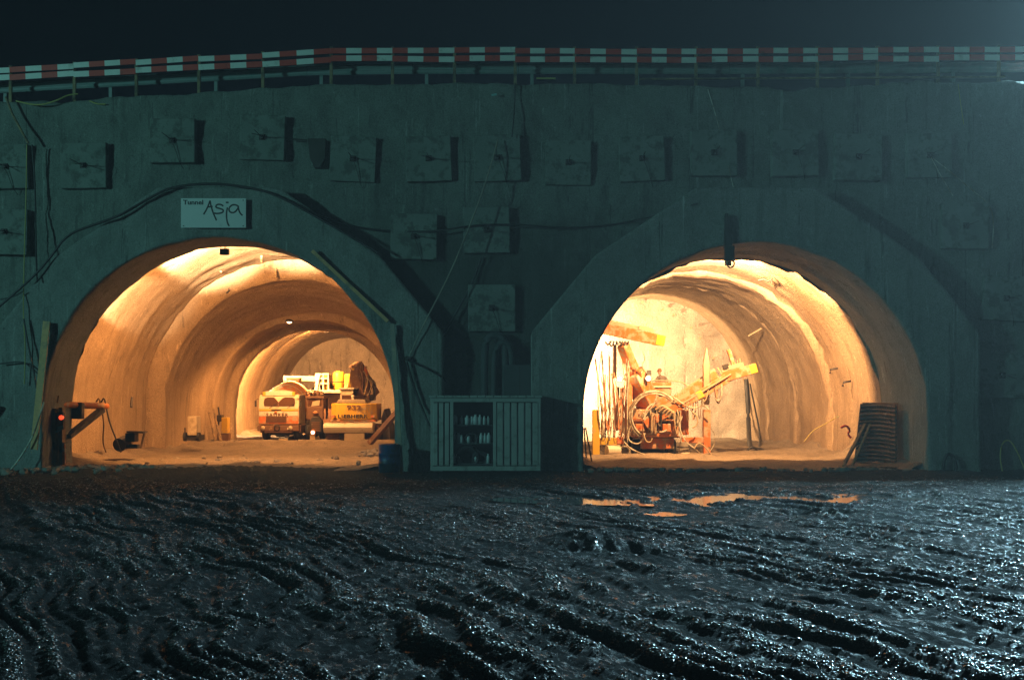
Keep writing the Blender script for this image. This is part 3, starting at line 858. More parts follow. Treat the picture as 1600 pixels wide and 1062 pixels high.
# ------------------------------------------------------------------ cables, poles and props on the wall
def wall_y(x, z): return 0.30 * float(fb2(np.array([x * 0.16]), np.array([z * 0.22]), 3, 150)[0])
def wire(name, pts, r, m, label, cat='cable', sm=2, group=None, y=None):
    b = MB(); q = []
    for p in pts:
        yy = p[2] if len(p) > 2 else (y if y is not None else -0.12)
        q.append(P(p[0], p[1], yy))
    b.tube(q, r, 6, smooth_path=sm)
    return top(b, name, m, label, cat, group)
wire('cable', [(-15, 490, -1.06), (0, 478, -1.06), (55, 430, -1.06), (82, 398, -1.06), (105, 366, -1.06), (150, 350, -1.06), (190, 336, -1.06), (232, 310, -1.06), (268, 292, -1.06), (330, 286, -1.06), (385, 292, -1.06), (430, 303, -1.06), (490, 336, -1.05), (590, 394, -1.05)], 0.045, M['cable'], 'thick black cable following the edge of the left portal collar')
wire('cable', [(180, 340, -1.08), (205, 325, -1.1), (240, 306, -1.1), (268, 294, -1.08)], 0.03, M['cable'], 'second thinner cable strand beside the collar cable at its bend')
wire('cable', [(430, 303, -1.0), (505, 342, -0.7), (560, 356, -0.3), (620, 362, -0.2), (682, 362, -0.45), (735, 352, -0.45), (800, 350, -0.45), (900, 358, -0.2), (1000, 345, -0.2), (1090, 318, -0.95)], 0.032, M['cable'], 'long sagging cable strung between the two portals')
wire('cable', [(778, 218, -0.5), (770, 250, -0.8), (748, 318, -1.0), (705, 425, -1.1), (660, 510, -1.1), (638, 560, -1.05)], 0.026, M['grey'], 'grey slack cable running from the wall anchor down to the left collar')
wire('cable', [(805, 130, -0.15), (804, 170, -0.2), (800, 214, -0.45)], 0.02, M['cable'], 'thin cable hanging from the wall top to the middle anchor')
wire('cable', [(752, 402, -0.2), (740, 440, -0.2), (712, 490, -0.2), (690, 530, -0.2)], 0.04, M['cable'], 'short dark cable on the damp wall beside the lone anchor block')
wire('cable', [(636, 562, -1.1), (660, 572, -1.05), (690, 588, -1.0), (696, 596, -0.5)], 0.032, M['cable'], 'black cable from the collar hook running right behind the container')
wire('cable', [(635, 565, -1.1), (645, 600, -1.1), (660, 640, -1.1), (674, 672, -1.4)], 0.045, M['cable'], 'black cable from the collar hook running down to the container side')
wire('cable', [(9, 152, -0.2), (20, 180, -0.3), (44, 224, -0.45)], 0.045, M['wood'], 'wooden lath leaning from the wall top at the far left', 'lath', 0)
wire('rope', [(42, 226, -0.55), (41, 300, -0.6), (38, 400, -0.75), (36, 490, -1.05), (40, 540, -1.1), (38, 600, -1.1)], 0.022, M['cable_yellow'], 'thin yellowish rope hanging straight down at the far left', 'rope')
wire('cable', [(50, 226, -0.5), (55, 290, -0.3), (56, 380, -0.6), (58, 440, -1.08)], 0.032, M['cable'], 'black cable hanging down past both left-edge anchor blocks')
wire('cable', [(37, 498, -1.08), (44, 540, -1.1), (52, 575, -1.1), (57, 606, -1.1)], 0.03, M['cable'], 'black cable hanging on the left collar beside the timber post')
wire('cable', [(0, 568, -1.06), (36, 564, -1.08), (50, 575, -1.08), (62, 586, -1.08)], 0.028, M['cable'], 'dark cable running in from the left edge to the timber post')
wire('cable', [(0, 468, -1.06), (20, 464, -1.06), (36, 455, -1.06)], 0.025, M['cable'], 'thin dark cable stub at the left edge above the collar cable')
wire('wire', [(1106, 140, -0.15), (1120, 185, -0.2), (1138, 260, -0.3), (1150, 310, -0.9)], 0.013, M['cable_pale'], 'fine pale wire hanging down to the top of the right portal', 'wire')
wire('wire', [(1497, 132, -0.15), (1502, 170, -0.15), (1506, 195, -0.15)], 0.013, M['cable_yellow'], 'fine yellowish wire hanging from the wall top at the right', 'wire')
wire('wire', [(1455, 246, -0.55), (1470, 275, -0.4), (1489, 306, -0.2)], 0.015, M['cable_pale'], 'shorter pale wire slanting down from the upper right anchor block', 'wire')
wire('wire', [(1458, 248, -0.55), (1487, 270, -0.5), (1520, 298, -0.2), (1548, 320, -0.2), (1553, 350, -0.2), (1550, 388, -0.2)], 0.017, M['cable_pale'], 'longer pale wire slanting down and hanging at the right edge', 'wire')
wire('hose', [(1566, 736, -0.6), (1562, 712, -0.6), (1566, 690, -0.5), (1578, 686, -0.5), (1590, 706, -0.5), (1602, 735, -0.6)], 0.026, M['cable_yellow'], 'yellow hose bent in a hoop against the wall at the right edge', 'hose')
wire('hose', [(1474, 740, -1.1), (1474, 722, -1.1), (1480, 708, -1.1), (1490, 712, -1.1), (1494, 728, -1.15), (1492, 742, -1.25)], 0.06, M['cable'], 'black hose hoop standing at the foot of the right collar', 'hose')
wire('hose', [(69, 628, -1.35), (62, 650, -1.4), (52, 680, -1.4), (38, 705, -1.45), (22, 728, -1.5), (8, 742, -1.9)], 0.032, M['cable_pale'], 'pale water hose curving from the pipe down to the lower left', 'hose')

b = MB(); b.beam(P(53, 702, -1.25), P(73, 502, -1.08), 0.24, 0.06); top(b, 'timber_post', M['wood_pale'], 'weathered timber board standing against the left portal collar', 'timber')
b = MB(); b.beam(P(488, 392, -1.05), P(606, 502, -1.08), 0.13, 0.12); top(b, 'timber_beam', M['wood_pale'], 'long timber lying diagonally across the left collar right of the crown', 'timber')
b = MB(); b.beam(P(627, 738, -1.35), P(613, 506, -1.1), 0.15, 0.10); top(b, 'timber_prop', M['grey'], 'slim grey timber prop standing against the left collar above the blue barrel', 'timber')
# dark iron hook above the left collar edge and lamp hanging in the right crown
b = MB(); q = P(636, 560, -1.05); b.cyl(q, q + Vector((0, -0.14, 0)), 0.09, 0.07, 10); top(b, 'cable_hook', M['steel_dark'], 'iron hook on the left collar where three cables meet', 'hook')
hk = thing('pulley_hook', 'dark hanging pulley with a ring hook at the crown of the right portal', 'pulley', P(1140, 340, -1.15))
b = MB(); b.prism([(P(x, 0, -1.1).x, P(0, z, -1.1).z) for x, z in ((1133, 334), (1137, 334), (1144, 388), (1131, 388))], -1.2, -1.0); b.build('bracket', M['steel_dark'], hk, bevel=0.01)
b = MB(); a0, a1 = P(1132, 408, -1.15), P(1147, 384, -1.15); b.span((a0.x, -1.28, a0.z), (a1.x, -1.06, a1.z)); b.build('block', M['steel_dark'], hk, bevel=0.03)
b = MB(); b.ring(P(1141.5, 412, -1.17), 0.13, 0.030, 'y', 6, 18); b.build('ring', M['tan'], hk)
# spent drain stubs and pipes in the damp middle
pc = thing('vertical_pipes', 'pale bent vent pipes rising behind the green container', 'pipe', P(780, 622, -0.4))
for k, (xa, xb, yt, rr) in enumerate(((757, 790, 522, 0.13), (772, 800, 534, 0.10))):
    b = MB(); b.tube([P(xa, 620, -0.45 - 0.1 * k), P(xa, yt + 22, -0.45 - 0.1 * k), P(xa + 6, yt + 4, -0.45 - 0.1 * k), P((xa + xb) / 2, yt, -0.45 - 0.1 * k), P(xb - 4, yt + 5, -0.45 - 0.1 * k), P(xb, yt + 24, -0.45 - 0.1 * k), P(xb, 620, -0.45 - 0.1 * k)], rr, 10, smooth_path=2)
    b.build('bent_pipe', M['container_in'], pc)
b = MB(); b.cyl(P(858, 700, -0.35), P(858, 505, -0.25), 0.10, n=10); top(b, 'downpipe', M['grey'], 'single grey downpipe on the wall right of the container', 'pipe')
cb = thing('switch_cabinet', 'dark steel cabinet on the wall above the container right half', 'cabinet', P(812, 620, -0.5))
b = MB(); a0, a1 = P(786, 624, -0.6), P(838, 570, -0.6); b.span((a0.x, -0.75, a0.z), (a1.x, -0.2, a1.z)); b.build('cabinet_body', M['container_in'], cb, bevel=0.02)
b = MB(); b.span(((a0.x + a1.x) / 2 - 0.01, -0.757, a0.z + 0.05), ((a0.x + a1.x) / 2 + 0.01, -0.748, a1.z - 0.05)); b.build('door_seam', M['steel_dark'], cb)
st = thing('steel_plate', 'dark square steel plate fixed to the wall right of the upper left anchors', 'plate', P(495, 240, -0.2))
b = MB(); b.prism([(P(x, 0, -0.25).x, P(0, z, -0.25).z) for x, z in ((481, 217), (509, 217), (508, 248), (500, 262), (491, 262), (484, 246))], -0.3, 0.1); b.build('plate', M['steel_dark'], st, bevel=0.01)
b = MB(); b.tube([P(446, 217, -0.4), P(480, 219, -0.33)], 0.025); b.build('stay_bar', M['steel_dark'], st)
b = MB(); b.beam(P(768, 149, -0.22), P(776, 147.5, -0.22), 0.03, 0.07); top(b, 'reflector', M['cyan_cloth'], 'tiny pale blue reflector plate high on the wall above the middle', 'reflector')

# ------------------------------------------------------------------ material container between the portals
CY0, CY1 = -2.0, -0.75
def C(px, py): return P(px, py, CY0)
c0, c1 = C(672.5, 733), C(845, 620)
ct = thing('site_container', 'open green ribbed steel container with shelves, between the two portals', 'container', ((c0.x + c1.x) / 2, -1.4, c0.z - 0.05), None)
zb, zt = c0.z - 0.05, c1.z
b = MB(); b.span((c0.x, CY0, zb), (c1.x, CY1, zb + 0.16)); b.span((c0.x, CY0 - 0.02, zt - 0.17), (c1.x, CY0 + 0.12, zt - 0.02))
for x in (c0.x + 0.06, c1.x - 0.06, C(706, 0).x, C(773, 0).x): b.span((x - 0.055, CY0 - 0.012, zb + 0.14), (x + 0.055, CY0 + 0.10, zt - 0.15))
b.build('frame', M['container'], ct, bevel=0.012)
b = MB(); b.span((c0.x + 0.004, CY1 - 0.05, zb + 0.16), (c1.x - 0.004, CY1, zt - 0.02)); b.span((c0.x + 0.004, CY0 + 0.1, zb + 0.161), (c0.x + 0.05, CY1 - 0.051, zt - 0.021)); b.span((c1.x - 0.05, CY0 + 0.1, zb + 0.161), (c1.x - 0.004, CY1 - 0.051, zt - 0.021)); b.build('inside_wall', M['container_in'], ct)
b = MB(); n = 14
for k in range(n):
    x0, x1 = c0.x - 0.05 + (c1.x - c0.x + 0.1) * k / n, c0.x - 0.05 + (c1.x - c0.x + 0.1) * (k + 1) / n
    b.span((x0 + 0.012, CY0 - 0.1, zt - 0.02), (x1 - 0.012, CY1 + 0.05, zt + 0.05))
b.build('roof', M['container'], ct, bevel=0.01)
def ribbed(px0, px1, nn):
    x0, x1 = C(px0, 0).x, C(px1, 0).x; w = (x1 - x0) / nn
    for k in range(nn):
        q = MB(); a = x0 + w * k
        q.prismx([(CY0 + 0.02, zb + 0.17), (CY0 - 0.03, zb + 0.19), (CY0 - 0.03, zt - 0.21), (CY0 + 0.02, zt - 0.19), (CY0 + 0.06, zt - 0.19), (CY0 + 0.06, zb + 0.17)], a + 0.025, a + w - 0.025)
        q.build('wall_panel', M['container'], ct, bevel=0.015)
ribbed(676, 703, 3); ribbed(776, 842, 6)
b = MB(); x0, x1 = C(707, 0).x, C(772, 0).x
shelf_z = [C(0, 663).z, C(0, 692).z, C(0, 724).z]
for z in shelf_z: 
    q = MB(); q.span((x0, CY0 + 0.14, z - 0.05), (x1, CY1 - 0.06, z - 0.01)); q.build('shelf', M['container_in'], ct)
for sh_, z, xs in (('top', shelf_z[0], (709, 719, 728, 735, 741, 748, 755, 761)), ('middle', shelf_z[1], (709, 714, 719, 730, 750, 756, 762)), ('bottom', shelf_z[2], (709, 713, 741, 761))):
    for ci_, px in enumerate(xs):
        h = rnd.uniform(0.26, 0.36); w = rnd.uniform(0.05, 0.085); x = C(px + 1.5, 0).x; y = CY0 + rnd.uniform(0.22, 0.34)
        q = MB(); q.lathe([(0, 0), (w, 0), (w, h * 0.72), (w * 0.5, h * 0.86), (w * 0.5, h), (0, h)], (x, y, z - 0.01), (0, 0, 1), 10)
        tag_o = top(q, 'canister', M['bottle'], 'pale canister on the %s shelf of the green container, %s from the left' % (sh_, ('first', 'second', 'third', 'fourth', 'fifth', 'sixth', 'seventh', 'eighth')[ci_]), 'canister', 'canisters on the container shelves')
for z, px, r, lb_ in ((shelf_z[0], 725, 0.13, 'left one on the top shelf'), (shelf_z[0], 752, 0.10, 'right one on the top shelf'), (shelf_z[1], 736, 0.20, 'only one on the middle shelf'), (shelf_z[2], 730, 0.36, 'biggest one, on the bottom shelf'), (shelf_z[2], 750, 0.25, 'right one on the bottom shelf')):
    q = MB()
    for k in range(3): q.ring(C(px, 0) * 1.0 + Vector((0, 0.30 + 0.05 * k, z - C(px, 0).z + r * 0.55)), r * (1 - 0.1 * k), r * 0.22, 'y', 6, 18)
    top(q, 'hose_coil', M['cable'], 'black hose coil in the green container, ' + lb_, 'hose coil', 'hose coils on the container shelves')

# blue barrel
bc = P(608.5, 735, -1.9); rb = 0.37; hb = 0.95
br = thing('barrel', 'dark blue steel barrel standing right of the left tunnel mouth', 'barrel', (bc.x, -1.9, bc.z))
b = MB(); b.lathe([(0, 0), (rb, 0), (rb, .3), (rb + .018, .315), (rb, .33), (rb, .62), (rb + .018, .635), (rb, .65), (rb, hb), (rb - .03, hb + .01), (rb - .035, hb - .02), (0, hb - .02)], (bc.x, -1.9, bc.z - 0.05), (0, 0, 1), 28); b.build('drum', M['barrel'], br)
b = MB(); b.cyl((bc.x + .2, -1.95, bc.z + hb - .07), (bc.x + .2, -1.95, bc.z + hb - .02), .04, n=10); b.build('bung', M['steel_dark'], br)

# ------------------------------------------------------------------ left entrance: pipe gantry, signal lamp
def E(px, py, y=0.2): return P(px, py, y)
ga = thing('pipe_gantry', 'pipe coloured orange where lit and dark where unlit, on a timber trestle with a slanting brace at the left tunnel mouth', 'gantry', E(110, 735))
b = MB(); b.cyl(E(70, 631), E(167, 634.5, 3.6), 0.12, n=12); b.build('pipe', M['orange'], ga)  # stretch in the tunnel light, its lit tone given as orange paint
b = MB(); b.cyl(E(-20, 642, -1.3), E(72, 632, 0.2), 0.115, n=12); b.build('pipe', M['steel_dark'], ga)  # same pipe, the unlit stretch given as dark steel
b = MB(); b.beam(E(159, 640, 3.2), E(106, 682, 1.4), 0.30, 0.16); b.build('brace', M['steel_dark'], ga)
b = MB(); b.span((E(75, 0).x, 0.05, E(0, 735).z), (E(90, 0).x, 0.42, E(0, 638).z)); b.span((E(93, 0).x, 0.1, E(0, 735).z), (E(99, 0).x, 0.4, E(0, 636).z)); b.build('trestle', M['wood'], ga, bevel=0.01)
b = MB(); b.beam(E(100, 726, .0), E(99.5, 692, .05), 0.10, 0.10); b.build('stake', M['orange_red'], ga, bevel=0.01)
b = MB(); b.beam(E(121, 654, 1.9), E(121.5, 629, 1.95), .42, .3); b.build('clamp', M['steel_dark'], ga, bevel=0.03)
b = MB(); b.tube([E(90, 629), E(92, 618)], 0.04); b.build('valve_stem', M['orange_red'], ga)
for k, (xa, xb) in enumerate(((166, 189), (158, 166))):
    b = MB(); b.tube([E(xa - 8, 628, 3.5), E(xa - 3, 620, 3.5), E(xa, 636, 3.5), E(xa + 5, 660, 3.5), E(xb - 6, 690, 3.6), E(xb, 706, 3.8)], 0.030, 6, smooth_path=2); b.build('feed_hose', M['cable'] if k == 0 else M['wood'], ga)
sl = thing('signal_lamp', 'glowing red signal lamp under the pipe at the left tunnel mouth', 'signal lamp', E(97, 664, 0.0))
b = MB(); b.span((E(91, 0).x, -0.05, E(0, 670).z), (E(103, 0).x, 0.12, E(0, 644).z)); b.build('lamp_case', M['steel_dark'], sl, bevel=0.02)
M['red_glow'] = glow('red_signal_glass', (1.0, 0.07, 0.02), 1.6)
b = MB(); q = E(96.5, 652, 0); b.lathe([(0.085, 0.05), (0.082, -0.02), (0.06, -0.06), (0.0, -0.075)], (q.x, -0.05, q.z), (0, 1, 0), 14); b.build('lens', M['red_glow'], sl)
b = MB(); b.add([E(87, 676, -.1), E(90, 667, -.12), E(98, 664, -.12), (E(99, 669, -.1)), E(93, 674, -.08)], [(0, 1, 2, 3, 4)]); b.add([v + Vector((0, .02, 0)) for v in (E(87, 676, -.1), E(90, 667, -.12), E(98, 664, -.12), (E(99, 669, -.1)), E(93, 674, -.08))], [(4, 3, 2, 1, 0)])
top(b, 'plastic_scrap', M['cyan_cloth'], 'pale blue plastic scrap hanging under the red signal lamp', 'plastic scrap')

def rubble_patch(name, spots, n, rr, label, m='rubble'):
    b = MB()
    for _ in range(n):
        x, y, sx, sy, z0 = rnd.choice(spots)
        px, py = rnd.gauss(x, sx), rnd.gauss(y, sy)
        r = rr * rnd.uniform(0.4, 1.5) ** 1.6
        b.rock((px, py, z0 + r * 0.15), r)
    o = b.build(name, M[m]); return tag(o, label, 'rubble', kind='stuff')
rubble_patch('rubble', [(E(130, 0, 0).x, 0.2, 0.7, 0.5, 0.05), (E(90, 0, -1).x, -1.2, 0.9, 0.3, 0.08), (E(205, 0, 0.5).x, 0.4, 0.9, 0.4, 0.05), (E(25, 0, -1.6).x, -1.8, 0.8, 0.4, 0.05)], 230, 0.13, 'loose stones and mud lumps heaped at the left tunnel mouth')
rubble_patch('rubble', [(P(1318, 0, -.5).x, -.6, .35, .2, .05), (P(1150, 0, -.6).x, -.5, 2.2, .25, 0.04), (P(960, 0, -.6).x, -.7, .7, .25, 0.05), (P(1360, 0, -.3).x, -.6, .7, .2, .04)], 190, 0.10, 'loose stones along the sill of the right tunnel')
rubble_patch('rubble', [(P(600, 0, 12).x, 10, .4, 1.5, .1), (P(340, 0, 19).x, 18.5, .5, .8, .15), (P(480, 0, 17).x, 17.2, 2.4, .3, .16), (P(400, 0, 5).x, 5, 3, 1.5, .05)], 260, 0.11, 'stones and grit on the left tunnel floor before the vehicles')

# ------------------------------------------------------------------ left tunnel contents along the wall
wb = thing('work_bench', 'low dark work stand with tools at the foot of the left tunnel wall', 'work stand', P(208, 700, 4.0))
def Q(px, py, y=4.0): return P(px, py, y)
b = MB(); b.beam(Q(201, 674), Q(227, 675), 0.5, 0.07); b.build('table_top', M['steel_dark'], wb)
for px in (208, 226):
    b = MB(); b.beam(Q(px, 675), Q(px - 6, 700), 0.07, 0.07); b.build('leg', M['wood'], wb)
b = MB(); b.span((Q(198, 0).x, 3.8, Q(0, 690).z), (Q(213, 0).x, 4.3, Q(0, 676).z)); b.build('tool_box', M['steel_dark'], wb, bevel=0.03)
b = MB(); b.cyl(Q(186, 695, 3.9), Q(197, 690, 4.4), 0.27, n=16); b.build('hose_drum', M['steel_dark'], wb)
b = MB(); b.span((Q(196, 0).x, 3.9, Q(0, 700).z), (Q(216, 0).x, 4.2, Q(0, 694).z)); b.build('base_box', M['steel_dark'], wb, bevel=0.02)

gn = thing('generator_cart', 'cart with a pale yellow hood standing by the left tunnel wall', 'generator', P(302, 690, 11.0))
def G(px, py, y=11.0): return P(px, py, y)
b = MB(); b.span((G(294.5, 0).x, 10.8, G(0, 680).z), (G(309, 0).x, 11.5, G(0, 650).z)); b.build('hood', M['cream'], gn, bevel=0.04)
b = MB(); b.span((G(289, 0).x, 10.9, G(0, 688).z), (G(314, 0).x, 11.6, G(0, 679).z)); b.build('frame', M['steel_dark'], gn, bevel=0.02)
for px in (291, 312):
    b = MB(); q = G(px, 682); b.cyl((q.x - .06, 10.85, q.z), (q.x + .06, 10.85, q.z), .2, n=14); b.build('wheel', M['rubber'], gn)
b = MB(); b.tube([G(289, 668), G(289, 680), G(293, 688)], .03); b.build('draw_bar', M['steel_dark'], gn)

yb = thing('control_cabinet', 'upright yellow cabinet in the shade of the inner left lining', 'cabinet', P(351, 692, 19.0))
def Y(px, py, y=19.0): return P(px, py, y)
b = MB(); b.span((Y(347.5, 0).x, 18.8, Y(0, 676).z), (Y(357, 0).x, 19.3, Y(0, 652).z)); b.build('door', M['yellow'], yb, bevel=0.02)
b = MB(); b.span((Y(339, 0).x, 18.9, Y(0, 658).z), (Y(347, 0).x, 19.4, Y(0, 648).z)); b.build('motor', M['steel_dark'], yb, bevel=0.03)
b = MB(); b.span((Y(340, 0).x, 18.9, Y(0, 690).z), (Y(358, 0).x, 19.4, Y(0, 677).z)); b.build('base', M['brown'], yb, bevel=0.03)
for k, (a, c) in enumerate(((332, 344), (327, 336), (337, 346))):
    b = MB(); b.beam(P(a, 632 + 12 * k, 17.9 + 0.2 * k), P(c, 688, 17.2 + .2 * k), 0.09, 0.05)
    top(b, 'drill_rod', M['wood'], ('longest', 'leftmost', 'shortest')[k] + ' of three rods leaning on the inner lining by the yellow cabinet', 'rod')
b = MB(); b.beam(P(578, 692, 13.0), P(657, 602, 11.6), 0.3, 0.2); top(b, 'timber_beam', M['brown'], 'brown timber leaning on the right wall of the left tunnel, beside the excavator', 'timber')
b = MB(); q = P(352, 640, 20.3); b.tube([P(341, 636, 19.6), P(343, 652, 19.5), P(341, 664, 19.5)], .05, smooth_path=1); top(b, 'hose', M['cable'], 'short black hose above the yellow cabinet', 'hose')
wire('wire', [(357.5, 429, 12.4), (358, 448, 12.4), (357, 455, 12.4)], 0.02, M['cable'], 'short black wire hanging from the ceiling joint of the left tunnel', 'wire')
b = MB(); b.beam(P(354, 458, 12.4), P(359, 453, 12.4), .12, .06); top(b, 'hanging_tag', M['steel_dark'], 'small dark weight hanging on the ceiling wire of the left tunnel', 'weight')

# ------------------------------------------------------------------ tunnel lamps
M['lamp_glow'] = glow('lamp_glass', (1.0, 0.62, 0.28), 9)
def tunnel_lamp(px, py, y, power, label, aimed=None, w=0.34, shade_front=True, r=0.12, col=WARM, lens=True, dx=0, dy=0.35, dz=0.0):
    c = P(px, py, y)
    t = thing('tunnel_lamp', label, 'lamp', c, 'lamps lighting the tunnels')
    b = MB(); b.box(c, (w, 0.14, w * 0.7)); b.build('housing', M['steel_dark'], t, bevel=0.02)
    b = MB(); b.tube([c + Vector((0, 0.05, w * 0.3)), c + Vector((0, 0.1, w * 0.3 + 0.35))], 0.02); b.build('hanger', M['steel_dark'], t)
    if lens:
        b = MB(); b.box(c + Vector((0, 0.078, 0)), (w * 0.85, 0.012, w * 0.55)); b.build('lamp_lens', M['lamp_glow'], t)
    lamp_light('lamp_light', c + Vector((dx, dy, dz)), power, t, col, r, 'SPOT', aimed or Vector((0, 1, -0.05)), R(176), 0.15)
    return t
tunnel_lamp(351, 393.5, 2.4, 6200, 'small box lamp under the crown just inside the left portal', dy=0.45, dz=0.0)
# bulkhead lamp at the inner ring
c = P(452, 503, 19.6)
t = thing('tunnel_lamp', 'glowing lamp at the crown of the inner ring of the left tunnel', 'lamp', c, 'lamps lighting the tunnels')
b = MB(); b.lathe([(0.03, .16), (0.20, .10), (0.24, 0.0), (0.21, 0.0)], c, (0, 0, 1), 14); b.build('lamp_shade', M['steel_dark'], t)
b = MB(); b.lathe([(0.0, -0.08), (0.1, -0.05), (0.15, 0.03), (0.0, 0.05)], c, (0, 0, 1), 12); b.build('bulb', M['lamp_glow'], t)
lamp_light('lamp_light', c + Vector((0, 0, -0.14)), 3600, t, WARM, 0.1, 'SPOT', (0, 0.12, -1), R(150), 0.6)
def T(px, py, y=22.5): return P(px, py, y)
def wheel(parent, c, r, w, axis=(1, 0, 0)):
    b = MB(); b.lathe([(r * .55, -w / 2), (r * .88, -w / 2), (r * .99, -w * .36), (r, 0), (r * .99, w * .36), (r * .88, w / 2), (r * .55, w / 2)], c, axis, 22); t = b.build('wheel', M['rubber'], parent)
    b = MB(); b.lathe([(0.0, -w * .30), (r * .22, -w * .34), (r * .24, -w * .2), (r * .5, -w * .16), (r * .56, -w * .44), (r * .56, w * .44), (r * .5, w * .16), (r * .24, w * .2), (r * .22, w * .34), (0, w * .30)], c, axis, 16); b.build('rim', M['grey'], t)
    return t
# ------------------------------------------------------------------ concrete mixer truck
mx = thing('mixer_truck', 'orange and cream concrete mixer truck facing out of the left tunnel', 'truck', T(437, 690, 24))
Y0 = 22.5
zf = lambda py: T(0, py).z
xf = lambda px: T(px, 0).x
XL, XR = xf(404), xf(467)
b = MB()      # cab as a slightly tapering shell with a raked front
prof = [(Y0, zf(663)), (Y0 - .02, zf(637)), (Y0 + .14, zf(619)), (Y0 + .35, zf(616)), (Y0 + 1.9, zf(616)), (Y0 + 1.95, zf(663))]
b.prismx(prof, XL, XR); cab = b.build('cab', M['cream'], mx, bevel=0.035, seg=2)
b = MB(); b.span((XL + .02, Y0 - .045, zf(662)), (XR - .02, Y0 + .03, zf(650.5))); b.build('lower_front_panel', M['orange_red'], cab, bevel=0.02)
b = MB(); b.span((XL + .03, Y0 - .035, zf(642)), (XR - .03, Y0 + .03, zf(638.8))); b.build('stripe', M['yellow'], cab, bevel=0.01)
b = MB(); b.span((XL + .04, Y0 - .042, zf(649.8)), (XR - .04, Y0 + .03, zf(643))); b.build('white_band', M['white'], cab, bevel=0.01)
b = MB(); b.span((xf(424), Y0 - .047, zf(641.2)), (xf(440), Y0 - .03, zf(639.4))); b.build('name_plate', M['steel_dark'], cab)
# windscreen in two arched lights that meet over a pale V
def pane(pts): 
    q = MB()
    n = len(pts)
    vs = []
    for px, py in pts:
        z = zf(py); yy = Y0 - .02 + .16 * np.clip((z - zf(637)) / (zf(619) - zf(637)), 0, 1) 
        vs.append((xf(px), yy - 0.02, z))
    vs += [(x, y + 0.03, z) for x, y, z in vs]
    q.add(vs, [list(range(n)), list(range(2 * n - 1, n - 1, -1))] + [(i, n + i, n + (i + 1) % n, (i + 1) % n) for i in range(n)])
    q.build('windscreen', M['glass_dark'], cab)
pane([(413, 634.5), (411.8, 629), (412.5, 622.5), (415, 620.4), (457.5, 620.4), (460.2, 622.5), (461, 629), (460, 634.5)])
def curtain(pts):
    q = MB(); n = len(pts); vs = []
    for px, py in pts:
        z = zf(py); vs.append((xf(px), Y0 - .055 + .16 * (z - zf(637)) / (zf(619) - zf(637)), z))
    vs += [(x, y + .012, z) for x, y, z in vs]
    q.add(vs, [list(range(n)), list(range(2 * n - 1, n - 1, -1))] + [(i, n + i, n + (i + 1) % n, (i + 1) % n) for i in range(n)])
    q.build('sun_curtain', M['cream'], cab)
curtain([(427.5, 620.3), (445, 620.3), (441, 622.2), (438, 625), (435, 628.5), (432.2, 625), (429.6, 622.2)])
curtain([(412, 624), (413, 620.3), (418, 620.3), (414.2, 622)]); curtain([(461, 624), (459.4, 622), (455.5, 620.3), (460, 620.3)])
b = MB(); b.beam(T(435, 628, Y0 + .02), T(435, 635, Y0 - .06), .05, .03); b.build('windscreen_post', M['brown'], cab)
b = MB(); a = zf(638.2)
for px in (421, 449): b.beam((xf(px), Y0 - .06, a + .03), (xf(px + 12), Y0 - .03, a + .30), .02, .02)
b.build('wiper', M['steel_dark'], cab)
b = MB(); b.span((xf(416), Y0 - .06, zf(660)), (xf(448), Y0 - .03, zf(650.5)))
for k in range(5): b.span((xf(417), Y0 - .085, zf(659.2 - 1.9 * k)), (xf(447), Y0 - .058, zf(658.2 - 1.9 * k)))
b.build('grille', M['brown'], cab)
text_obj('maker_lettering', 'SAURER', 0.30, T(433, 648.6, Y0 - .055), M['brown'], cab, 0.012, bold=0.006, spacing=1.22)
b = MB(); b.lathe([(0, 0), (.09, 0), (.09, .03), (0, .04)], T(431, 644.3, Y0 - .045), (0, -1, 0), 12); b.build('badge', M['orange'], cab)
rs = MB(); rs.span((xf(414), Y0 + .12, zf(618)), (xf(456), Y0 + .36, zf(611))); sgn = rs.build('roof_sign', M['white'], cab, bevel=0.02)
for px0, px1 in ((409.5, 414.6), (455.4, 460)):
    b = MB(); b.span((xf(px0), Y0 + .12, zf(618.5)), (xf(px1), Y0 + .34, zf(612))); b.build('marker_light', M['yellow'], cab, bevel=0.03)
b = MB(); b.lathe([(.45, 0), (.4, .06), (.2, .1), (0, .1)], (xf(436), Y0 + .9, zf(612)), (0, 0, 1), 16); b.build('roof_hatch', M['cream'], cab)
b = MB(); b.span((XL - .03, Y0 - .16, zf(673)), (XR + .03, Y0 + .12, zf(664))); b.span((XL + .35, Y0 - .12, zf(676)), (XR - .35, Y0 + .2, zf(672.8))); bp = b.build('bumper', M['brown'], mx, bevel=0.03)
for px in (409, 452):
    b = MB(); b.lathe([(0, 0), (.11, 0), (.12, .05), (0, .055)], T(px + 2, 668.5, Y0 - .16), (0, -1, 0), 14); b.build('headlight', M['glass_pale'], bp)
b = MB(); b.span((xf(450), Y0 - .18, zf(670.5)), (xf(457), Y0 - .155, zf(668))); b.build('number_plate', M['white'], bp)
b = MB(); b.lathe([(.16, 0), (.19, .02), (.12, .06)], T(433, 668.5, Y0 - .16), (0, -1, 0), 14); b.build('tow_hook', M['steel_dark'], bp)
for px, s in ((399.5, -1), (469.5, 1)):
    b = MB(); b.box(T(px, 630.5, Y0 - .05), (.10, .06, .34)); b.tube([T(px, 625, Y0 - .05), T(px - s * 3, 623, Y0 + .05), T(px - s * 6, 624, Y0 + .15)], .018); b.build('mirror', M['steel_dark'], mx, bevel=0.01)
b = MB(); b.span((xf(418), Y0 + .9, zf(680)), (xf(456), Y0 + 7.6, zf(667))); b.build('chassis', M['steel_dark'], mx)
rw = .52; zw = .06
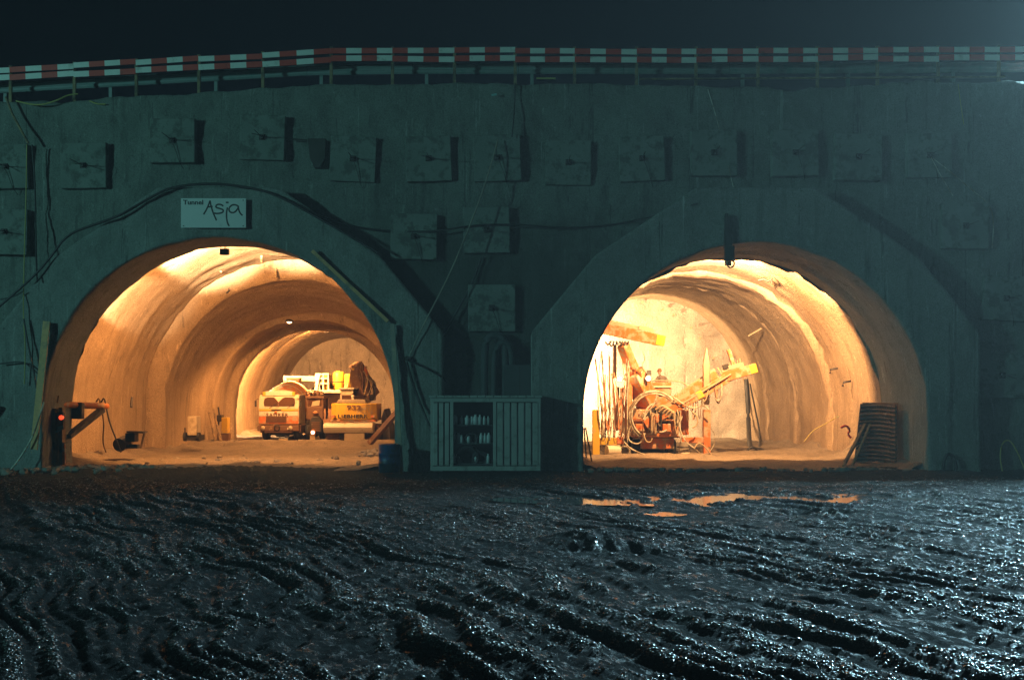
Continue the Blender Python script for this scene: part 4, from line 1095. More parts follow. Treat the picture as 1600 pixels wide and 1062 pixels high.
for xx in (xf(411.5), xf(461.5)):
    for yy in (.85, 4.7, 6.0): wheel(mx, (xx, Y0 + yy, zw + rw), rw, .34 if yy < 2 else .55)
for px0, px1 in ((404, 416), (456, 468)):
    b = MB(); b.span((xf(px0), Y0 + .35, zf(676)), (xf(px1), Y0 + 1.9, zf(663))); b.build('mudguard', M['brown'], mx, bevel=0.05)
b = MB(); b.span((xf(436), Y0 - .14, zf(689)), (xf(450), Y0 - .10, zf(685))); b.build('mud_flap', M['tan'], mx)
ax = Vector((0, -1, -.20)).normalized()   # the drum, wide in the middle, leaning
DC = P(449, 631, Y0 + 5.0)
b = MB(); b.lathe([(.35, -2.5), (.85, -2.3), (1.15, -1.2), (1.26, -.3), (1.26, .5), (1.02, 1.6), (.7, 2.3), (.3, 2.4), (0, 2.4)], DC, ax, 32); dr = b.build('drum', M['orange'], mx)
for d in (-1.2, .5):
    b = MB(); rr = 1.17 if d < 0 else 1.275
    b.lathe([(rr, d - .05), (rr + .02, d), (rr, d + .05)], DC, ax, 32); b.build('drum_band', M['cream'], dr)
b = MB(); q = P(459, 603, Y0 + 6.6); b.prism([(q.x - .32, q.z), (q.x + .32, q.z), (q.x + .42, q.z + .52), (q.x - .42, q.z + .52)], Y0 + 6.3, Y0 + 7.1); b.build('hopper', M['brown'], mx, bevel=0.02)
b = MB(); b.span((xf(444), Y0 + 5.8, zf(670)), (xf(449), Y0 + 7, zf(612))); b.span((xf(466), Y0 + 5.8, zf(670)), (xf(471), Y0 + 7, zf(612))); b.build('drum_stand', M['brown'], mx)
b = MB(); b.cyl(T(474, 671, Y0 + 3), T(474, 660, Y0 + 3), .28, n=14); b.build('water_tank', M['cream'], mx)

# ------------------------------------------------------------------ dark works truck between mixer and excavator
wt_ = thing('works_truck', 'dark dumper with one glowing headlight between the mixer truck and the excavator', 'dumper', T(490, 690, 24))
YD = 23.4
D = lambda px, py, dy=0: P(px, py, YD + dy)
b = MB()
xa, xb = D(478.5, 0).x, D(505.5, 0).x
for xx in (xa + .06, xb - .06):
    for yy in (0.05, 1.5): b.span((xx - .06, YD + yy - .05, D(0, 655).z), (xx + .06, YD + yy + .05, D(0, 620).z))
b.span((xa - .05, YD - .1, D(0, 622).z), (xb + .05, YD + 1.7, D(0, 618.5).z)); b.build('cab_frame', M['brown'], wt_, bevel=0.02)
b = MB(); b.span((xa + .1, YD + .02, D(0, 633).z), (xb - .12, YD + .05, D(0, 622.5).z)); b.build('windscreen', M['glass_dark'], wt_)
b = MB(); b.prism([(D(486.5, 0).x, D(0, 634.5).z), (D(499, 0).x, D(0, 633).z), (D(500, 0).x, D(0, 625).z), (D(488.5, 0).x, D(0, 627).z)], YD - .03, YD + .01); b.build('pale_screen_panel', M['glass_pale'], wt_)  # pale slanted panel in front of the dark windscreen
b = MB(); b.span((xa + .02, YD - .05, D(0, 655).z), (xb - .02, YD + .3, D(0, 634.5).z)); b.build('dash_panel', M['brown'], wt_, bevel=0.04)
b = MB(); b.prism([(D(485.5, 0).x, D(0, 675).z), (D(504.5, 0).x, D(0, 675).z), (D(504.5, 0).x, D(0, 657).z), (D(500, 0).x, D(0, 650).z), (D(490, 0).x, D(0, 650).z), (D(485.5, 0).x, D(0, 658).z)], YD - .45, YD + .2); hd_ = b.build('engine_hood', M['steel_dark'], wt_, bevel=.06)
for k in range(5):
    b = MB(); b.span((D(489, 0).x, YD - .48, D(0, 672.6 - 3.1 * k).z), (D(501.5, 0).x, YD - .455, D(0, 671 - 3.1 * k).z)); b.build('grille_bar', M['brown'], hd_)
b = MB(); b.span((D(482, 0).x, YD - .3, D(0, 676).z), (D(505, 0).x, YD + 2.4, D(0, 664).z)); b.build('chassis', M['steel_dark'], wt_, bevel=0.05)
b = MB(); b.lathe([(0, 0), (.16, 0), (.14, .1), (.05, .16), (0, .17)], D(493, 646, -.15), (0, 0, 1), 12); b.build('beacon', M['orange'], wt_)
M['head_glow'] = glow('headlight_glass', (1.0, 0.72, 0.42), 6)
b = MB(); q = D(488.7, 675.4, -.52); b.lathe([(0, 0), (.10, 0), (.09, .03), (0, .045)], q, (0, -1, 0), 16); b.build('headlight', M['head_glow'], wt_)
b = MB(); b.lathe([(.11, .02), (.15, .02), (.17, -.05), (.10, -.18), (0, -.2)], q, (0, -1, 0), 16); b.build('headlight_bowl', M['orange_red'], wt_)
b = MB(); b.beam(D(488.5, 679, -.45), D(488.5, 690, -.4), .28, .08); b.build('front_plate', M['tan'], wt_)
for px in (480, 502):
    wheel(wt_, (D(px, 0).x, YD + .5, .55), .48, .3)
b = MB()
for k in range(5): b.box(D(478 + 6.3 * k, 614.5, .3), (.12, .3, .16), (0, .3 * k, 0))
b.tube([D(476, 617, .3), D(480, 611, .3), D(490, 610, .3), D(500, 612, .3), D(506, 617, .3)], .03, smooth_path=1); b.build('roof_rack', M['brown'], wt_)

# ------------------------------------------------------------------ excavator seen from behind
ex = thing('excavator', 'yellow tracked excavator seen from behind at the right wall of the left tunnel', 'excavator', T(549, 690, 24))
YE = 21.9
X = lambda px, py, dy=0: P(px, py, YE + dy)
x0, x1 = X(515, 0).x, X(587, 0).x
zb_, zt_ = X(0, 659).z, X(0, 630).z
b = MB(); n = 9; vs = []
out = [(x0, YE + 1.1)] + [(x0 + (x1 - x0) * k / n, YE + .55 * (abs(2 * k / n - 1)) ** 3) for k in range(n + 1)] + [(x1, YE + 1.1)]
k = len(out)
b.add([(x, y, zb_ + .12) for x, y in out] + [(x, y, zb_) for x, y in out][0:0] + [(x, y, zt_) for x, y in out], [list(range(k))[::-1], list(range(k, 2 * k))] + [(i, (i + 1) % k, k + (i + 1) % k, k + i) for i in range(k)])
cw = b.build('counterweight', M['yellow'], ex, bevel=0.06, seg=3)
b = MB(); b.span((x0 + .03, YE + .12, zb_), (x1 - .03, YE + 1.0, zb_ + .115)); b.build('counterweight_foot', M['orange'], cw, bevel=0.03)
text_obj('maker_lettering', 'LIEBHERR', .27, X(551, 650.5, -.0125), M['ink'], cw, .02, bold=0.008, spacing=1.12, sx=1.3)
text_obj('model_number', '932', .36, X(553, 637, -.0125), M['brown'], cw, .02, bold=0.006, sx=1.5)
for px0 in (517.5, 580):
    b = MB(); b.span((X(px0, 0).x, YE + .02 if px0 < 530 else YE + .02, X(0, 652).z), (X(px0 + 5.5, 0).x, YE + .3, X(0, 648.6).z)); b.build('reflector', M['orange_red'], cw)
b = MB(); h0, h1 = X(523, 0).x, X(571, 0).x; b.prism([(h0, zt_ + .003), (h1, zt_ + .003), (h1 - .1, X(0, 624).z), (h0 + .12, X(0, 624).z)], YE + .5, YE + 2.6); b.build('engine_hood', M['grey'], ex, bevel=0.04)
b = MB(); b.span((x0 + .1, YE + 1.11, zb_ + .02), (x1 - .1, YE + 3.6, zt_ - .04)); b.build('upper_body', M['yellow'], ex, bevel=0.04)
cx0, cx1 = X(522, 0).x, X(543.5, 0).x
b = MB()
for xx in (cx0 + .05, cx1 - .05):
    for yy in (2.2, 3.6): b.span((xx - .05, YE + yy - .05, zt_ - .1), (xx + .05, YE + yy + .05, X(0, 608).z))
b.span((cx0, YE + 2.15, X(0, 617.5).z), (cx1, YE + 2.25, X(0, 613.5).z)); ecab = b.build('cab', M['cream'], ex, bevel=0.02)
b = MB(); b.span((cx0 - .05, YE + 2.0, X(0, 608).z), (cx1 + .08, YE + 3.75, X(0, 605.5).z)); b.build('cab_roof', M['white'], ecab, bevel=0.03)
b = MB(); b.span((cx0 + .1, YE + 2.18, zt_ + .02), (cx1 - .1, YE + 2.2, X(0, 617.6).z)); b.build('rear_window', M['glass_dark'], ecab)
b = MB(); b.span((cx0 + .1, YE + 2.18, X(0, 613.4).z), (cx1 - .1, YE + 2.2, X(0, 608).z)); b.build('rear_window', M['glass_pale'], ecab)
# pale round-edged rear tray and the undercarriage
b = MB(); bx0, bx1 = X(506.5, 0).x, X(583.5, 0).x
b.prismx([(YE - .35, X(0, 671).z), (YE - .42, X(0, 667).z), (YE - .35, X(0, 662.5).z), (YE - .1, X(0, 660.5).z), (YE + .9, X(0, 660.5).z), (YE + .9, X(0, 676).z), (YE - .15, X(0, 676).z)], bx0, bx1); b.build('dozer_blade', M['white'], ex, bevel=0.03)
b = MB(); b.span((X(538, 0).x, YE - .05, X(0, 691).z), (X(569.5, 0).x, YE + .3, X(0, 676.5).z)); b.build('tool_chest', M['cream'], ex, bevel=0.03)
for pxa, pxb in ((508, 527), (570, 590)):
    b = MB(); a, c = X(pxa, 0).x, X(pxb, 0).x; rr = .42
    pts = [(YE + .55 + rr - rr * math.sin(t), .08 + rr + rr * math.cos(t)) for t in np.linspace(0, math.pi, 9)] + [(YE + 3.9 + rr * math.sin(t), .08 + rr - rr * math.cos(t)) for t in np.linspace(0, math.pi, 9)]
    b.prismx(pts, a, c); tk = b.build('track', M['steel_dark'], ex)
    for k in range(9):
        q = MB(); t = math.pi * (k + .5) / 9
        q.box(((a + c) / 2, YE + .55 + rr - (rr + .02) * math.sin(t), .08 + rr + (rr + .02) * math.cos(t)), (c - a + .04, .13, .05), (t - math.pi / 2 + math.pi / 2, 0, 0)); q.build('track_shoe', M['brown'], tk)
b = MB(); b.span((X(528, 0).x, YE + .6, X(0, 690).z), (X(569, 0).x, YE + 3.5, X(0, 677).z)); b.build('undercarriage', M['steel_dark'], ex)
# raised boom, stick and hoses, dark against the lit chamber
bm0, bm1, bm2 = X(562, 628, 3.0), X(555, 574, 6.2), X(586, 616, 7.2)
b = MB(); b.beam(bm0, X(553, 598, 4.8), .62, .55, w1=.55, h1=.7); b.beam(X(553, 600, 4.8), bm1, .55, .7, w1=.42, h1=.4); b.build('boom', M['brown'], ex, bevel=0.04)
b = MB(); b.beam(bm1 + Vector((0, 0, .2)), bm2, .75, .6, w1=.6, h1=.4); b.build('stick', M['brown'], ex, bevel=0.03)
for k, (a, c) in enumerate(((X(567, 626, 3.4), X(561, 590, 5.2)), (X(573, 622, 3.4), X(567, 588, 5.2)), (X(563, 572, 6.3), X(575, 590, 6.6)))):
    b = MB(); m_ = a.lerp(c, .55); b.cyl(a, m_, .11, n=10); b.cyl(m_, c, .055, n=8); b.build('hydraulic_cylinder', M['orange_red'] if k != 1 else M['tan'], ex)
for k, (xa, xb, y0_, y1_) in enumerate(((547, 552, 606, 578), (561, 560, 624, 571), (568, 565, 624, 569), (574, 571, 622, 574))):
    b = MB(); b.beam(X(xa, y0_, 4.2), X(xb, y1_, 5.8), .24, .3, w1=.18); b.build('arm_plate', (M['yellow'], M['brown'], M['brown'], M['orange_red'])[k], ex, bevel=.02)
for k in range(13):
    a = X(556 + 2.3 * k, 626 - k, 3.2); c = X(551 + 2.3 * k, 572 + abs(k - 4) * 2.2, 5.9)
    mid = a.lerp(c, .5) + Vector((rnd.uniform(.05, .5), -.2, rnd.uniform(-.2, .3)))
    b = MB(); b.tube([a, mid, c, c + Vector((.25, .1, -.5))], .04, 5, smooth_path=2); b.build('hydraulic_hose', (M['cable'], M['brown'], M['tan'])[k % 3], ex)
bk = MB(); bk.prism([(X(574, 0, 7).x, X(0, 627, 7).z), (X(586, 0, 7).x, X(0, 625, 7).z), (X(588, 0, 7).x, X(0, 608, 7).z), (X(579, 0, 7).x, X(0, 600, 7).z), (X(571, 0, 7).x, X(0, 611, 7).z)], YE + 6.6, YE + 7.4); bk.build('bucket', M['steel_dark'], ex, bevel=0.05)
b = MB(); b.prism([(X(587.5, 0).x, X(0, 655).z), (X(592, 0).x, X(0, 640).z), (X(600, 0).x, X(0, 668).z), (X(602, 0).x, X(0, 690).z), (X(588, 0).x, X(0, 690).z)], YE + 2.5, YE + 5.5); top(b, 'muck_pile', M['rubble'], 'dark muck pile squeezed between the excavator and the tunnel wall', 'muck pile')
b = MB(); b.cyl(X(551.5, 628, 1.0), X(551.5, 621, 1.0), .07, n=10); b.lathe([(.05, 0), (.1, .03), (.1, .12), (0, .14)], X(551.5, 621, 1.0), (0, 0, 1), 10); b.build('exhaust', M['white'], ex)

# ------------------------------------------------------------------ work platform with yellow drums behind
YPf = 30.0
W = lambda px, py, dy=0: P(px, py, YPf + dy)
pl = thing('work_platform', 'pale railed platform truck behind the dumper and excavator', 'platform', W(515, 670))
b = MB(); b.span((W(475, 0).x, YPf, W(0, 614).z), (W(545, 0).x, YPf + 2.6, W(0, 609).z)); b.build('deck', M['cream'], pl, bevel=0.03)
b = MB(); b.beam(W(444, 591, 1), W(500, 592, .2), .3, .35); b.build('boom_arm', M['cream'], pl, bevel=0.04)
b = MB()
for px in (494, 499, 505, 513): b.beam(W(px, 609, .05), W(px, 583, .05), .08, .08)
for py in (584, 591, 599): b.beam(W(493, py, .04), W(514, py, .04), .07, .07)
b.beam(W(493.5, 611, -.05), W(497.5, 584, -.05), .2, .1); b.build('railing', M['white'], pl)
b = MB(); b.span((W(505, 0).x, YPf + .3, W(0, 609).z), (W(513, 0).x, YPf + 1.3, W(0, 585).z)); b.build('control_box', M['yellow'], pl, bevel=0.04)
b = MB(); b.span((W(537, 0).x, YPf + .2, W(0, 612).z), (W(546, 0).x, YPf + 1.3, W(0, 584).z)); b.build('control_box', M['yellow'], pl, bevel=0.04)
b = MB(); b.lathe([(.95, 0), (1.0, .3), (.9, 1.4), (.5, 1.9), (0, 1.9)], W(508, 619, .8) + Vector((0, 0, 0)), (0, 1, 0), 20); b.build('round_tank', M['tan'], pl)
b = MB(); b.span((W(478, 0).x, YPf + .5, .1), (W(545, 0).x, YPf + 2.3, W(0, 614).z - .01)); b.build('truck_body', M['brown'], pl)
dd = thing('yellow_tank', 'upright yellow tank standing on the platform behind the excavator cab', 'tank', W(530, 609, .7))
b = MB(); q = W(529.5, 608.9, .8); b.lathe([(0, 0), (.37, 0), (.38, .05), (.38, 1.0), (.28, 1.15), (0, 1.18)], q, (0, 0, 1), 20); b.build('tank_shell', M['yellow'], dd)
b = MB(); b.lathe([(.385, .45), (.40, .5), (.385, .55)], q, (0, 0, 1), 20); b.build('tank_band', M['brown'], dd)

# ------------------------------------------------------------------ drill jumbo in the right tunnel
jb = thing('drill_jumbo', 'orange two-boom drilling rig with a big hose reel in the right tunnel', 'drilling rig', P(1025, 712, 11))
YJ = 10.0
J = lambda px, py, dy=0: P(px, py, YJ + dy)
jx = lambda px: J(px, 0).x
jz = lambda py: J(0, py).z
b = MB(); b.span((jx(987), YJ + .25, jz(683)), (jx(1062), YJ + 5, jz(657))); b.prism([(jx(992), jz(657.2)), (jx(1057), jz(657.2)), (jx(1052), jz(640)), (jx(1000), jz(640))], YJ + 1.2, YJ + 4.6); b.build('engine_body', M['orange'], jb, bevel=0.06)
b = MB(); b.span((jx(1003), YJ + .5, jz(702)), (jx(1056), YJ + 5.4, jz(684))); b.build('chassis', M['orange_red'], jb, bevel=0.04)
b = MB(); b.span((jx(990), YJ + .35, jz(684.5)), (jx(1064), YJ + .75, jz(681.5))); b.build('body_sill', M['brown'], jb)
for px in (998, 1053):
    for yy in (1.0, 4.2): wheel(jb, (jx(px), YJ + yy, jz(701)), .40, .42)
b = MB(); b.span((jx(1018), YJ + 1.8, jz(618)), (jx(1058), YJ + 3.2, jz(596))); b.build('operator_stand', M['orange_red'], jb, bevel=0.04)
b = MB(); b.span((jx(1016), YJ + 1.72, jz(605)), (jx(1059), YJ + 1.79, jz(602.5))); b.build('stand_stripe', M['cream'], jb)
b = MB(); b.tube([J(1018, 594, 1.8), J(1040, 594.5, 1.8), J(1060, 595, 1.8), J(1072, 600, 1.8), J(1081, 612, 1.8), J(1083, 622, 1.8)], .03, 6, smooth_path=1); b.build('hand_rail', M['tan'], jb)
b = MB(); b.span((jx(1018), YJ + 1.9, jz(640)), (jx(1057), YJ + 4.2, jz(618.2))); b.build('valve_console', M['orange'], jb, bevel=0.03)
for k, (a, c, w, h) in enumerate(((983, 992, 656, 601), (974.5, 979.5, 660, 606), (969, 973, 668, 604))):
    b = MB(); b.span((jx(a), YJ + 1.0 + .3 * k, jz(w)), (jx(c), YJ + 1.35 + .3 * k, jz(h))); b.build('column', (M['orange'], M['orange_red'], M['brown'])[k], jb, bevel=0.02)
b = MB(); b.beam(J(966, 592, 1.2), J(1000, 592, 1.2), .06, .08); b.build('lamp_bar', M['cream'], jb)
# left boom and its feed
b = MB(); b.beam(J(1014, 632, 2.0), J(989, 580, 1.0), .86, .9, w1=.72, h1=.72); b.build('boom', M['orange'], jb, bevel=0.05)
b = MB(); b.beam(J(991, 584, 1.05), J(973, 538, .4), .46, .5, w1=.4, h1=.42); b.build('boom_extension', M['orange'], jb, bevel=0.03)
for px, py in ((990, 574), (984, 578), (1000, 578)):
    b = MB(); b.cyl(J(px, py, .6), J(px + 1, py + 9, .9), .11, n=10); b.build('boom_joint', M['orange_red'], jb)
def feed(a, c, hh, n_t):
    """a drill feed: channel beam, rail on top, yellow end piece"""
    a, c = Vector(a), Vector(c); t = (c - a).normalized()
    q = MB(); q.beam(a, c, .30, hh); f = q.build('drill_feed', M['orange_red'], jb, bevel=0.02)
    up = Vector((0, 0, 1)); up = (up - t * up.dot(t)).normalized()
    q = MB(); q.beam(a + up * (hh * .5 + .06) + t * .1, c + up * (hh * .5 + .06) - t * .9, .22, .10); q.beam(a + up * (hh * .5 + .15) + t * .1, a.lerp(c, .8) + up * (hh * .5 + .15), .12, .06); q.build('slide_rail', M['tan'], f)
    q = MB(); q.beam(c - t * .05, c + t * .26, .34, hh * .95); q.build('end_jaw', M['yellow'], f, bevel=0.03)
    q = MB(); q.beam(c - t * 1.0 + up * (hh * .5 + .12), c - t * .25 + up * (hh * .5 + .10), .26, .18)
    for k in range(6): q.tube([c - t * (1.0 - .12 * k) + up * (hh * .5 + .1), c - t * (.95 - .12 * k) + up * (hh * .5 + .30 + .05 * (k % 3))], .02, 5)
    q.build('drill_steel_guide', M['tan'], f)
    q = MB(); q.beam(a.lerp(c, .12) + up * (hh * .5 + .2), a.lerp(c, .32) + up * (hh * .5 + .2), .3, .24); q.build('rock_drill', M['steel_dark'], f, bevel=0.03)
    q = MB()
    for k in range(n_t): 
        p = a.lerp(c, .03 + .35 * k / n_t); q.beam(p + up * hh * .5, p + up * (hh * .5 + .28) + t * -.1, .08, .05)
    q.build('hose_support', M['tan'], f)
    return f
feed(J(915, 507, 1.6), J(1029, 531, -.2), .50, 3)
b = MB()
for k in range(7): b.tube([J(946 + 6 * k, 534, .3), J(950 + 5 * k, 540 + 3 * (k % 3), .2), J(955 + 4.5 * k, 533, .3)], .035, 5, smooth_path=1)
b.build('cradle_hoses', M['cable'], jb)
b = MB(); b.span((jx(964), YJ + 1.7, jz(590)), (jx(969), YJ + 1.95, jz(536))); b.build('mast', M['brown'], jb)
for px, py in ((972, 588), (1013, 583)):
    b = MB(); b.box(J(px + 9 if px < 1000 else px + 1, py - 1, 1.0), (.2, .14, .22)); b.build('control_box', M['steel_dark'], jb, bevel=0.02)
# right boom, feed rising to the right
b = MB(); b.beam(J(1048, 634, 1.4), J(1122, 586, .9), .54, .62, w1=.44, h1=.5); b.build('boom', M['orange'], jb, bevel=0.04)
b = MB(); b.beam(J(1066, 612, 1.7), J(1118, 578, 1.2), .16, .18); b.cyl(J(1064, 617, 1.7), J(1090, 600, 1.5), .12, n=10); b.build('lift_cylinder', M['tan'], jb)
feed(J(1008, 663, .0), J(1090, 618.5, -.2), .36, 5)
b = MB(); b.beam(J(1088, 620, -.1), J(1140, 588, -.2), .30, .40, w1=.3, h1=.42); b.build('feed_middle', M['orange'], jb, bevel=0.02)
b = MB(); b.beam(J(1060, 634, -.3), J(1142, 584, -.42), .05, .07); b.build('feed_edge', M['tan'], jb)
feed(J(1128, 590, -.15), J(1174, 577, -.5), .44, 2)
b = MB(); b.beam(J(1146, 570, .2), J(1138, 546, .2), .24, .16); b.build('feed_stop', M['orange_red'], jb, bevel=0.02)
b = MB(); b.prism([(J(1100, 0, .6).x, J(0, 632, .6).z), (J(1108, 0, .6).x, J(0, 632, .6).z), (J(1108.5, 0, .6).x, J(0, 570, .6).z), (J(1104.5, 0, .6).x, J(0, 543, .6).z), (J(1103, 0, .6).x, J(0, 545, .6).z), (J(1098.5, 0, .6).x, J(0, 570, .6).z)], YJ + .5, YJ + .75); b.build('upright_feed', M['tan'], jb, bevel=0.02)
b = MB(); b.beam(J(1104.5, 544, .6), J(1109, 600, .6), .08, .08); b.build('feed_chain', M['steel_dark'], jb)
# stabiliser legs
for (pa, pb, yb0, yb1, cr, mm) in ((926, 937, 640, 716, (937, 968, 684, 695), 'yellow'), (1099.5, 1110.5, 640, 716, (1066, 1100, 683, 692), 'orange_red')):
    b = MB(); b.span((jx(pa), YJ + .0, jz(yb1)), (jx(pb), YJ + .34, jz(yb0))); b.span((jx(pa - 2), YJ - .1, jz(717)), (jx(pb + 2), YJ + .45, jz(714))); b.build('support_leg', M[mm], jb, bevel=0.02)
    b = MB(); b.span((jx(cr[0]) + .003, YJ + .05, jz(cr[3])), (jx(cr[1]) - .003, YJ + .3, jz(cr[2]))); b.build('support_beam', M[mm], jb, bevel=0.02)
b = MB(); b.span((jx(1068.5), YJ + .6, jz(680)), (jx(1079.5), YJ + .9, jz(640))); b.build('support_post', M['orange_red'], jb, bevel=0.02)
b = MB(); b.span((jx(964), YJ + .02, jz(694)), (jx(975), YJ + .36, jz(683))); b.build('valve_block', M['orange_red'], jb, bevel=0.03)
# hose reel
for k, (rd, rr) in enumerate(((1.10, .062), (1.0, .04), (.66, .045))):
    b = MB(); b.ring(J(1022, 650, -.05 - .06 * k) if k < 2 else J(1030, 652, -.1), rd, rr, 'y', 7, 44, a0=-25 if k < 2 else 100, a1=235 if k < 2 else 300); b.build('hose_reel_hoop', M['cable_pale'], jb)
b = MB(); b.tube([J(1026, 612, -.1), J(1026, 622, -.1), J(1020, 634, -.15), J(1010, 646, -.15), J(1005, 655, -.15)], .035, 6, smooth_path=1); b.build('reel_spoke', M['cable_pale'], jb)
b = MB()
for k in range(5): b.tube([J(1025 + 5 * k, 640 + 3 * k, -.2), J(1036 + 4 * k, 632 + 2 * k, -.35), J(1046 + 2 * k, 642 + 3 * k, -.2)], .06, 6, smooth_path=2)
b.build('hose_bundle', M['tan'], jb)
# many hanging hoses on the left and the front
r2 = random.Random(21)
for k in range(30):
    xa = r2.uniform(938, 985); xb = xa + r2.uniform(-8, 14); ya = r2.uniform(548, 640); yb1 = r2.uniform(672, 706)
    b = MB(); b.tube([J(xa, ya, r2.uniform(.1, .9)), J(xa + r2.uniform(-12, 12), (ya + yb1) / 2, r2.uniform(-.1, .5)), J((xa + xb) / 2, yb1 + 4, r2.uniform(-.2, .2)), J(xb, yb1 - 25, r2.uniform(0, .5))], r2.choice((.016, .022, .03)), 5, smooth_path=2)
    b.build('hanging_hose', M[r2.choice(('cable_pale', 'cable_pale', 'cable_pale', 'tan', 'orange'))], jb)
for k, pts in enumerate((((985, 665), (980, 680), (984, 690), (995, 694), (1003, 690), (1008, 676)), ((1005, 676), (1009, 690), (1017, 691), (1019, 684)), ((1058, 640), (1063, 660), (1062, 680), (1066, 695), (1062, 706)), ((1066, 650), (1060, 665), (1070, 690), (1085, 700), (1100, 714)), ((1081, 643), (1090, 650), (1090, 664), (1082, 668)), ((1052, 620), (1080, 640), (1100, 632), (1108, 640)), ((1128, 600), (1128, 620), (1122, 628), (1118, 622)), ((1085, 700), (1092, 690), (1104, 700), (1112, 712)), ((1003, 548), (1009, 560), (1002, 572), (1006, 580)), ((1110, 668), (1118, 680), (1116, 695), (1110, 704)))):
    b = MB(); b.tube([J(x, y, -.25 - .03 * k) for x, y in pts], .032 if k < 8 else .018, 6, smooth_path=2); b.build('hanging_hose', M['cable_pale'] if k % 3 != 1 else M['tan'], jb)
for k in range(16):
    xa = r2.uniform(1002, 1130); ya = 655 - (xa - 1008) * .49 + r2.uniform(-6, 8); xb = xa + r2.uniform(-14, 14); dp = r2.uniform(10, 42)
    b = MB(); b.tube([J(xa, ya, -.3), J((xa * 2 + xb) / 3, ya + dp, -.35), J((xa + 2 * xb) / 3, ya + dp + 4, -.3), J(xb, ya + r2.uniform(-4, 10), -.2)], r2.choice((.016, .022, .03)), 5, smooth_path=2)
    b.build('hanging_hose', M[r2.choice(('cable_pale', 'tan', 'brown', 'cable', 'orange_red'))], jb)
for k, (xa, ya, w, h, mm) in enumerate(((1000, 668, 14, 12, 'orange_red'), (1020, 672, 18, 9, 'brown'), (1042, 668, 14, 13, 'orange_red'), (1030, 652, 22, 9, 'tan'), (1003, 646, 10, 12, 'orange'), (1047, 650, 10, 10, 'brown'))):
    b = MB(); a_ = J(xa, ya, .0); b.box((a_.x, YJ + .12, a_.z), (w / 35, .34, h / 35)); b.build('valve_box', M[mm], jb, bevel=.04)
for k in range(5):
    b = MB(); b.cyl(J(998 + 5 * k, 646 + 5 * (k % 2), -.05), J(1001 + 5 * k, 640 + 5 * (k % 2), -.1), .07, n=8); b.build('hose_fitting', M['cream'], jb)
for k, (xa, xb, ya, yb1, mm) in enumerate(((940, 946, 548, 700, 'cable_pale'), (952, 950, 556, 690, 'tan'), (958, 960, 600, 705, 'orange'), (930, 944, 560, 690, 'cable_pale'))):
    b = MB(); b.tube([J(xa, ya, 1.4), J((xa + xb) / 2 + 2, (ya + yb1) / 2, 1.3), J(xb, yb1, 1.2)], .035, 6, smooth_path=1); b.build('riser_pipe', M[mm], jb)
wire('hose', [(975, 690, 9.7), (984, 700, 9.5), (1000, 708, 9.2), (1030, 718, 8.6)], .04, M['cable_pale'], 'pale hose trailing from the rig across the floor, nearer its wheels', 'hose')
wire('hose', [(953, 712, 9.4), (960, 718, 9.2), (985, 721, 8.8), (1012, 726, 8.0)], .045, M['cable_pale'], 'pale hose lying on the floor in front of the round motor', 'hose')
mt_ = thing('pump_motor', 'pale round electric motor lying left of the rig wheels', 'motor', J(955, 715, -.2))
b = MB(); b.cyl(J(948, 704, -.3), J(967, 703.5, -.1), .24, n=18); b.build('motor_casing', M['cream'], mt_)
b = MB(); b.cyl(J(967, 703.5, -.1), J(971, 703.5, -.1), .12, n=12); b.build('shaft_housing', M['tan'], mt_)
b = MB(); b.span((J(949, 0).x, YJ - .5, J(0, 714).z), (J(966, 0).x, YJ + .1, J(0, 709.5).z)); b.build('foot', M['steel_dark'], mt_)
b = MB()
for k in range(3): b.ring(J(976, 705, -.2 + .07 * k), .22, .05, 'y', 6, 20)
top(b, 'hose_coil', M['cable_pale'], 'small pale coil of hose standing between motor and rig wheels', 'hose coil')
pu = thing('water_pump', 'muddy grey water pump with hoses at the right foot of the rig', 'pump', J(1068, 718, -.2))
b = MB(); b.cyl(J(1069, 718, -.2), J(1069, 706, -.2), .30, .26, 16); b.build('pump_base', M['cream'], pu)
b = MB(); b.cyl(J(1069, 706, -.2), J(1069, 690, -.2), .24, .2, 16); b.build('pump_body', M['grey'], pu)
b = MB(); b.ring(J(1069, 698, -.25), .28, .04, 'z', 6, 20); b.build('pump_ring', M['steel_dark'], pu)
# rods in the near left corner
for k, (xa, xb, w) in enumerate(((912.5, 917, .05), (915, 926, .045))):
    b = MB(); b.beam(P(xb, 728, 4.0), P(xa, 668, 4.6), w, w); top(b, 'drill_rod', M['steel_dark'], ('upright', 'slanting')[k] + ' dark rod leaning in the left corner of the right tunnel mouth', 'rod')
# lights of the rig
for px, py, pw in ((968, 592, 60), (1013, 591, 30)):
    c = J(px, py, .85)
    b = MB(); b.lathe([(0, 0), (.12, 0), (.11, .05), (0, .07)], c, (0, -1, 0), 14); wl = b.build('work_light', M['head_glow'], jb)
    b = MB(); b.lathe([(.13, .0), (.15, -.03), (.1, -.16), (0, -.18)], c, (0, -1, 0), 14); b.build('light_bowl', M['steel_dark'], wl)
    lamp_light('work_light_lamp', c + Vector((0, -.16, .05)), pw, jb, (1, .62, .28), .08)

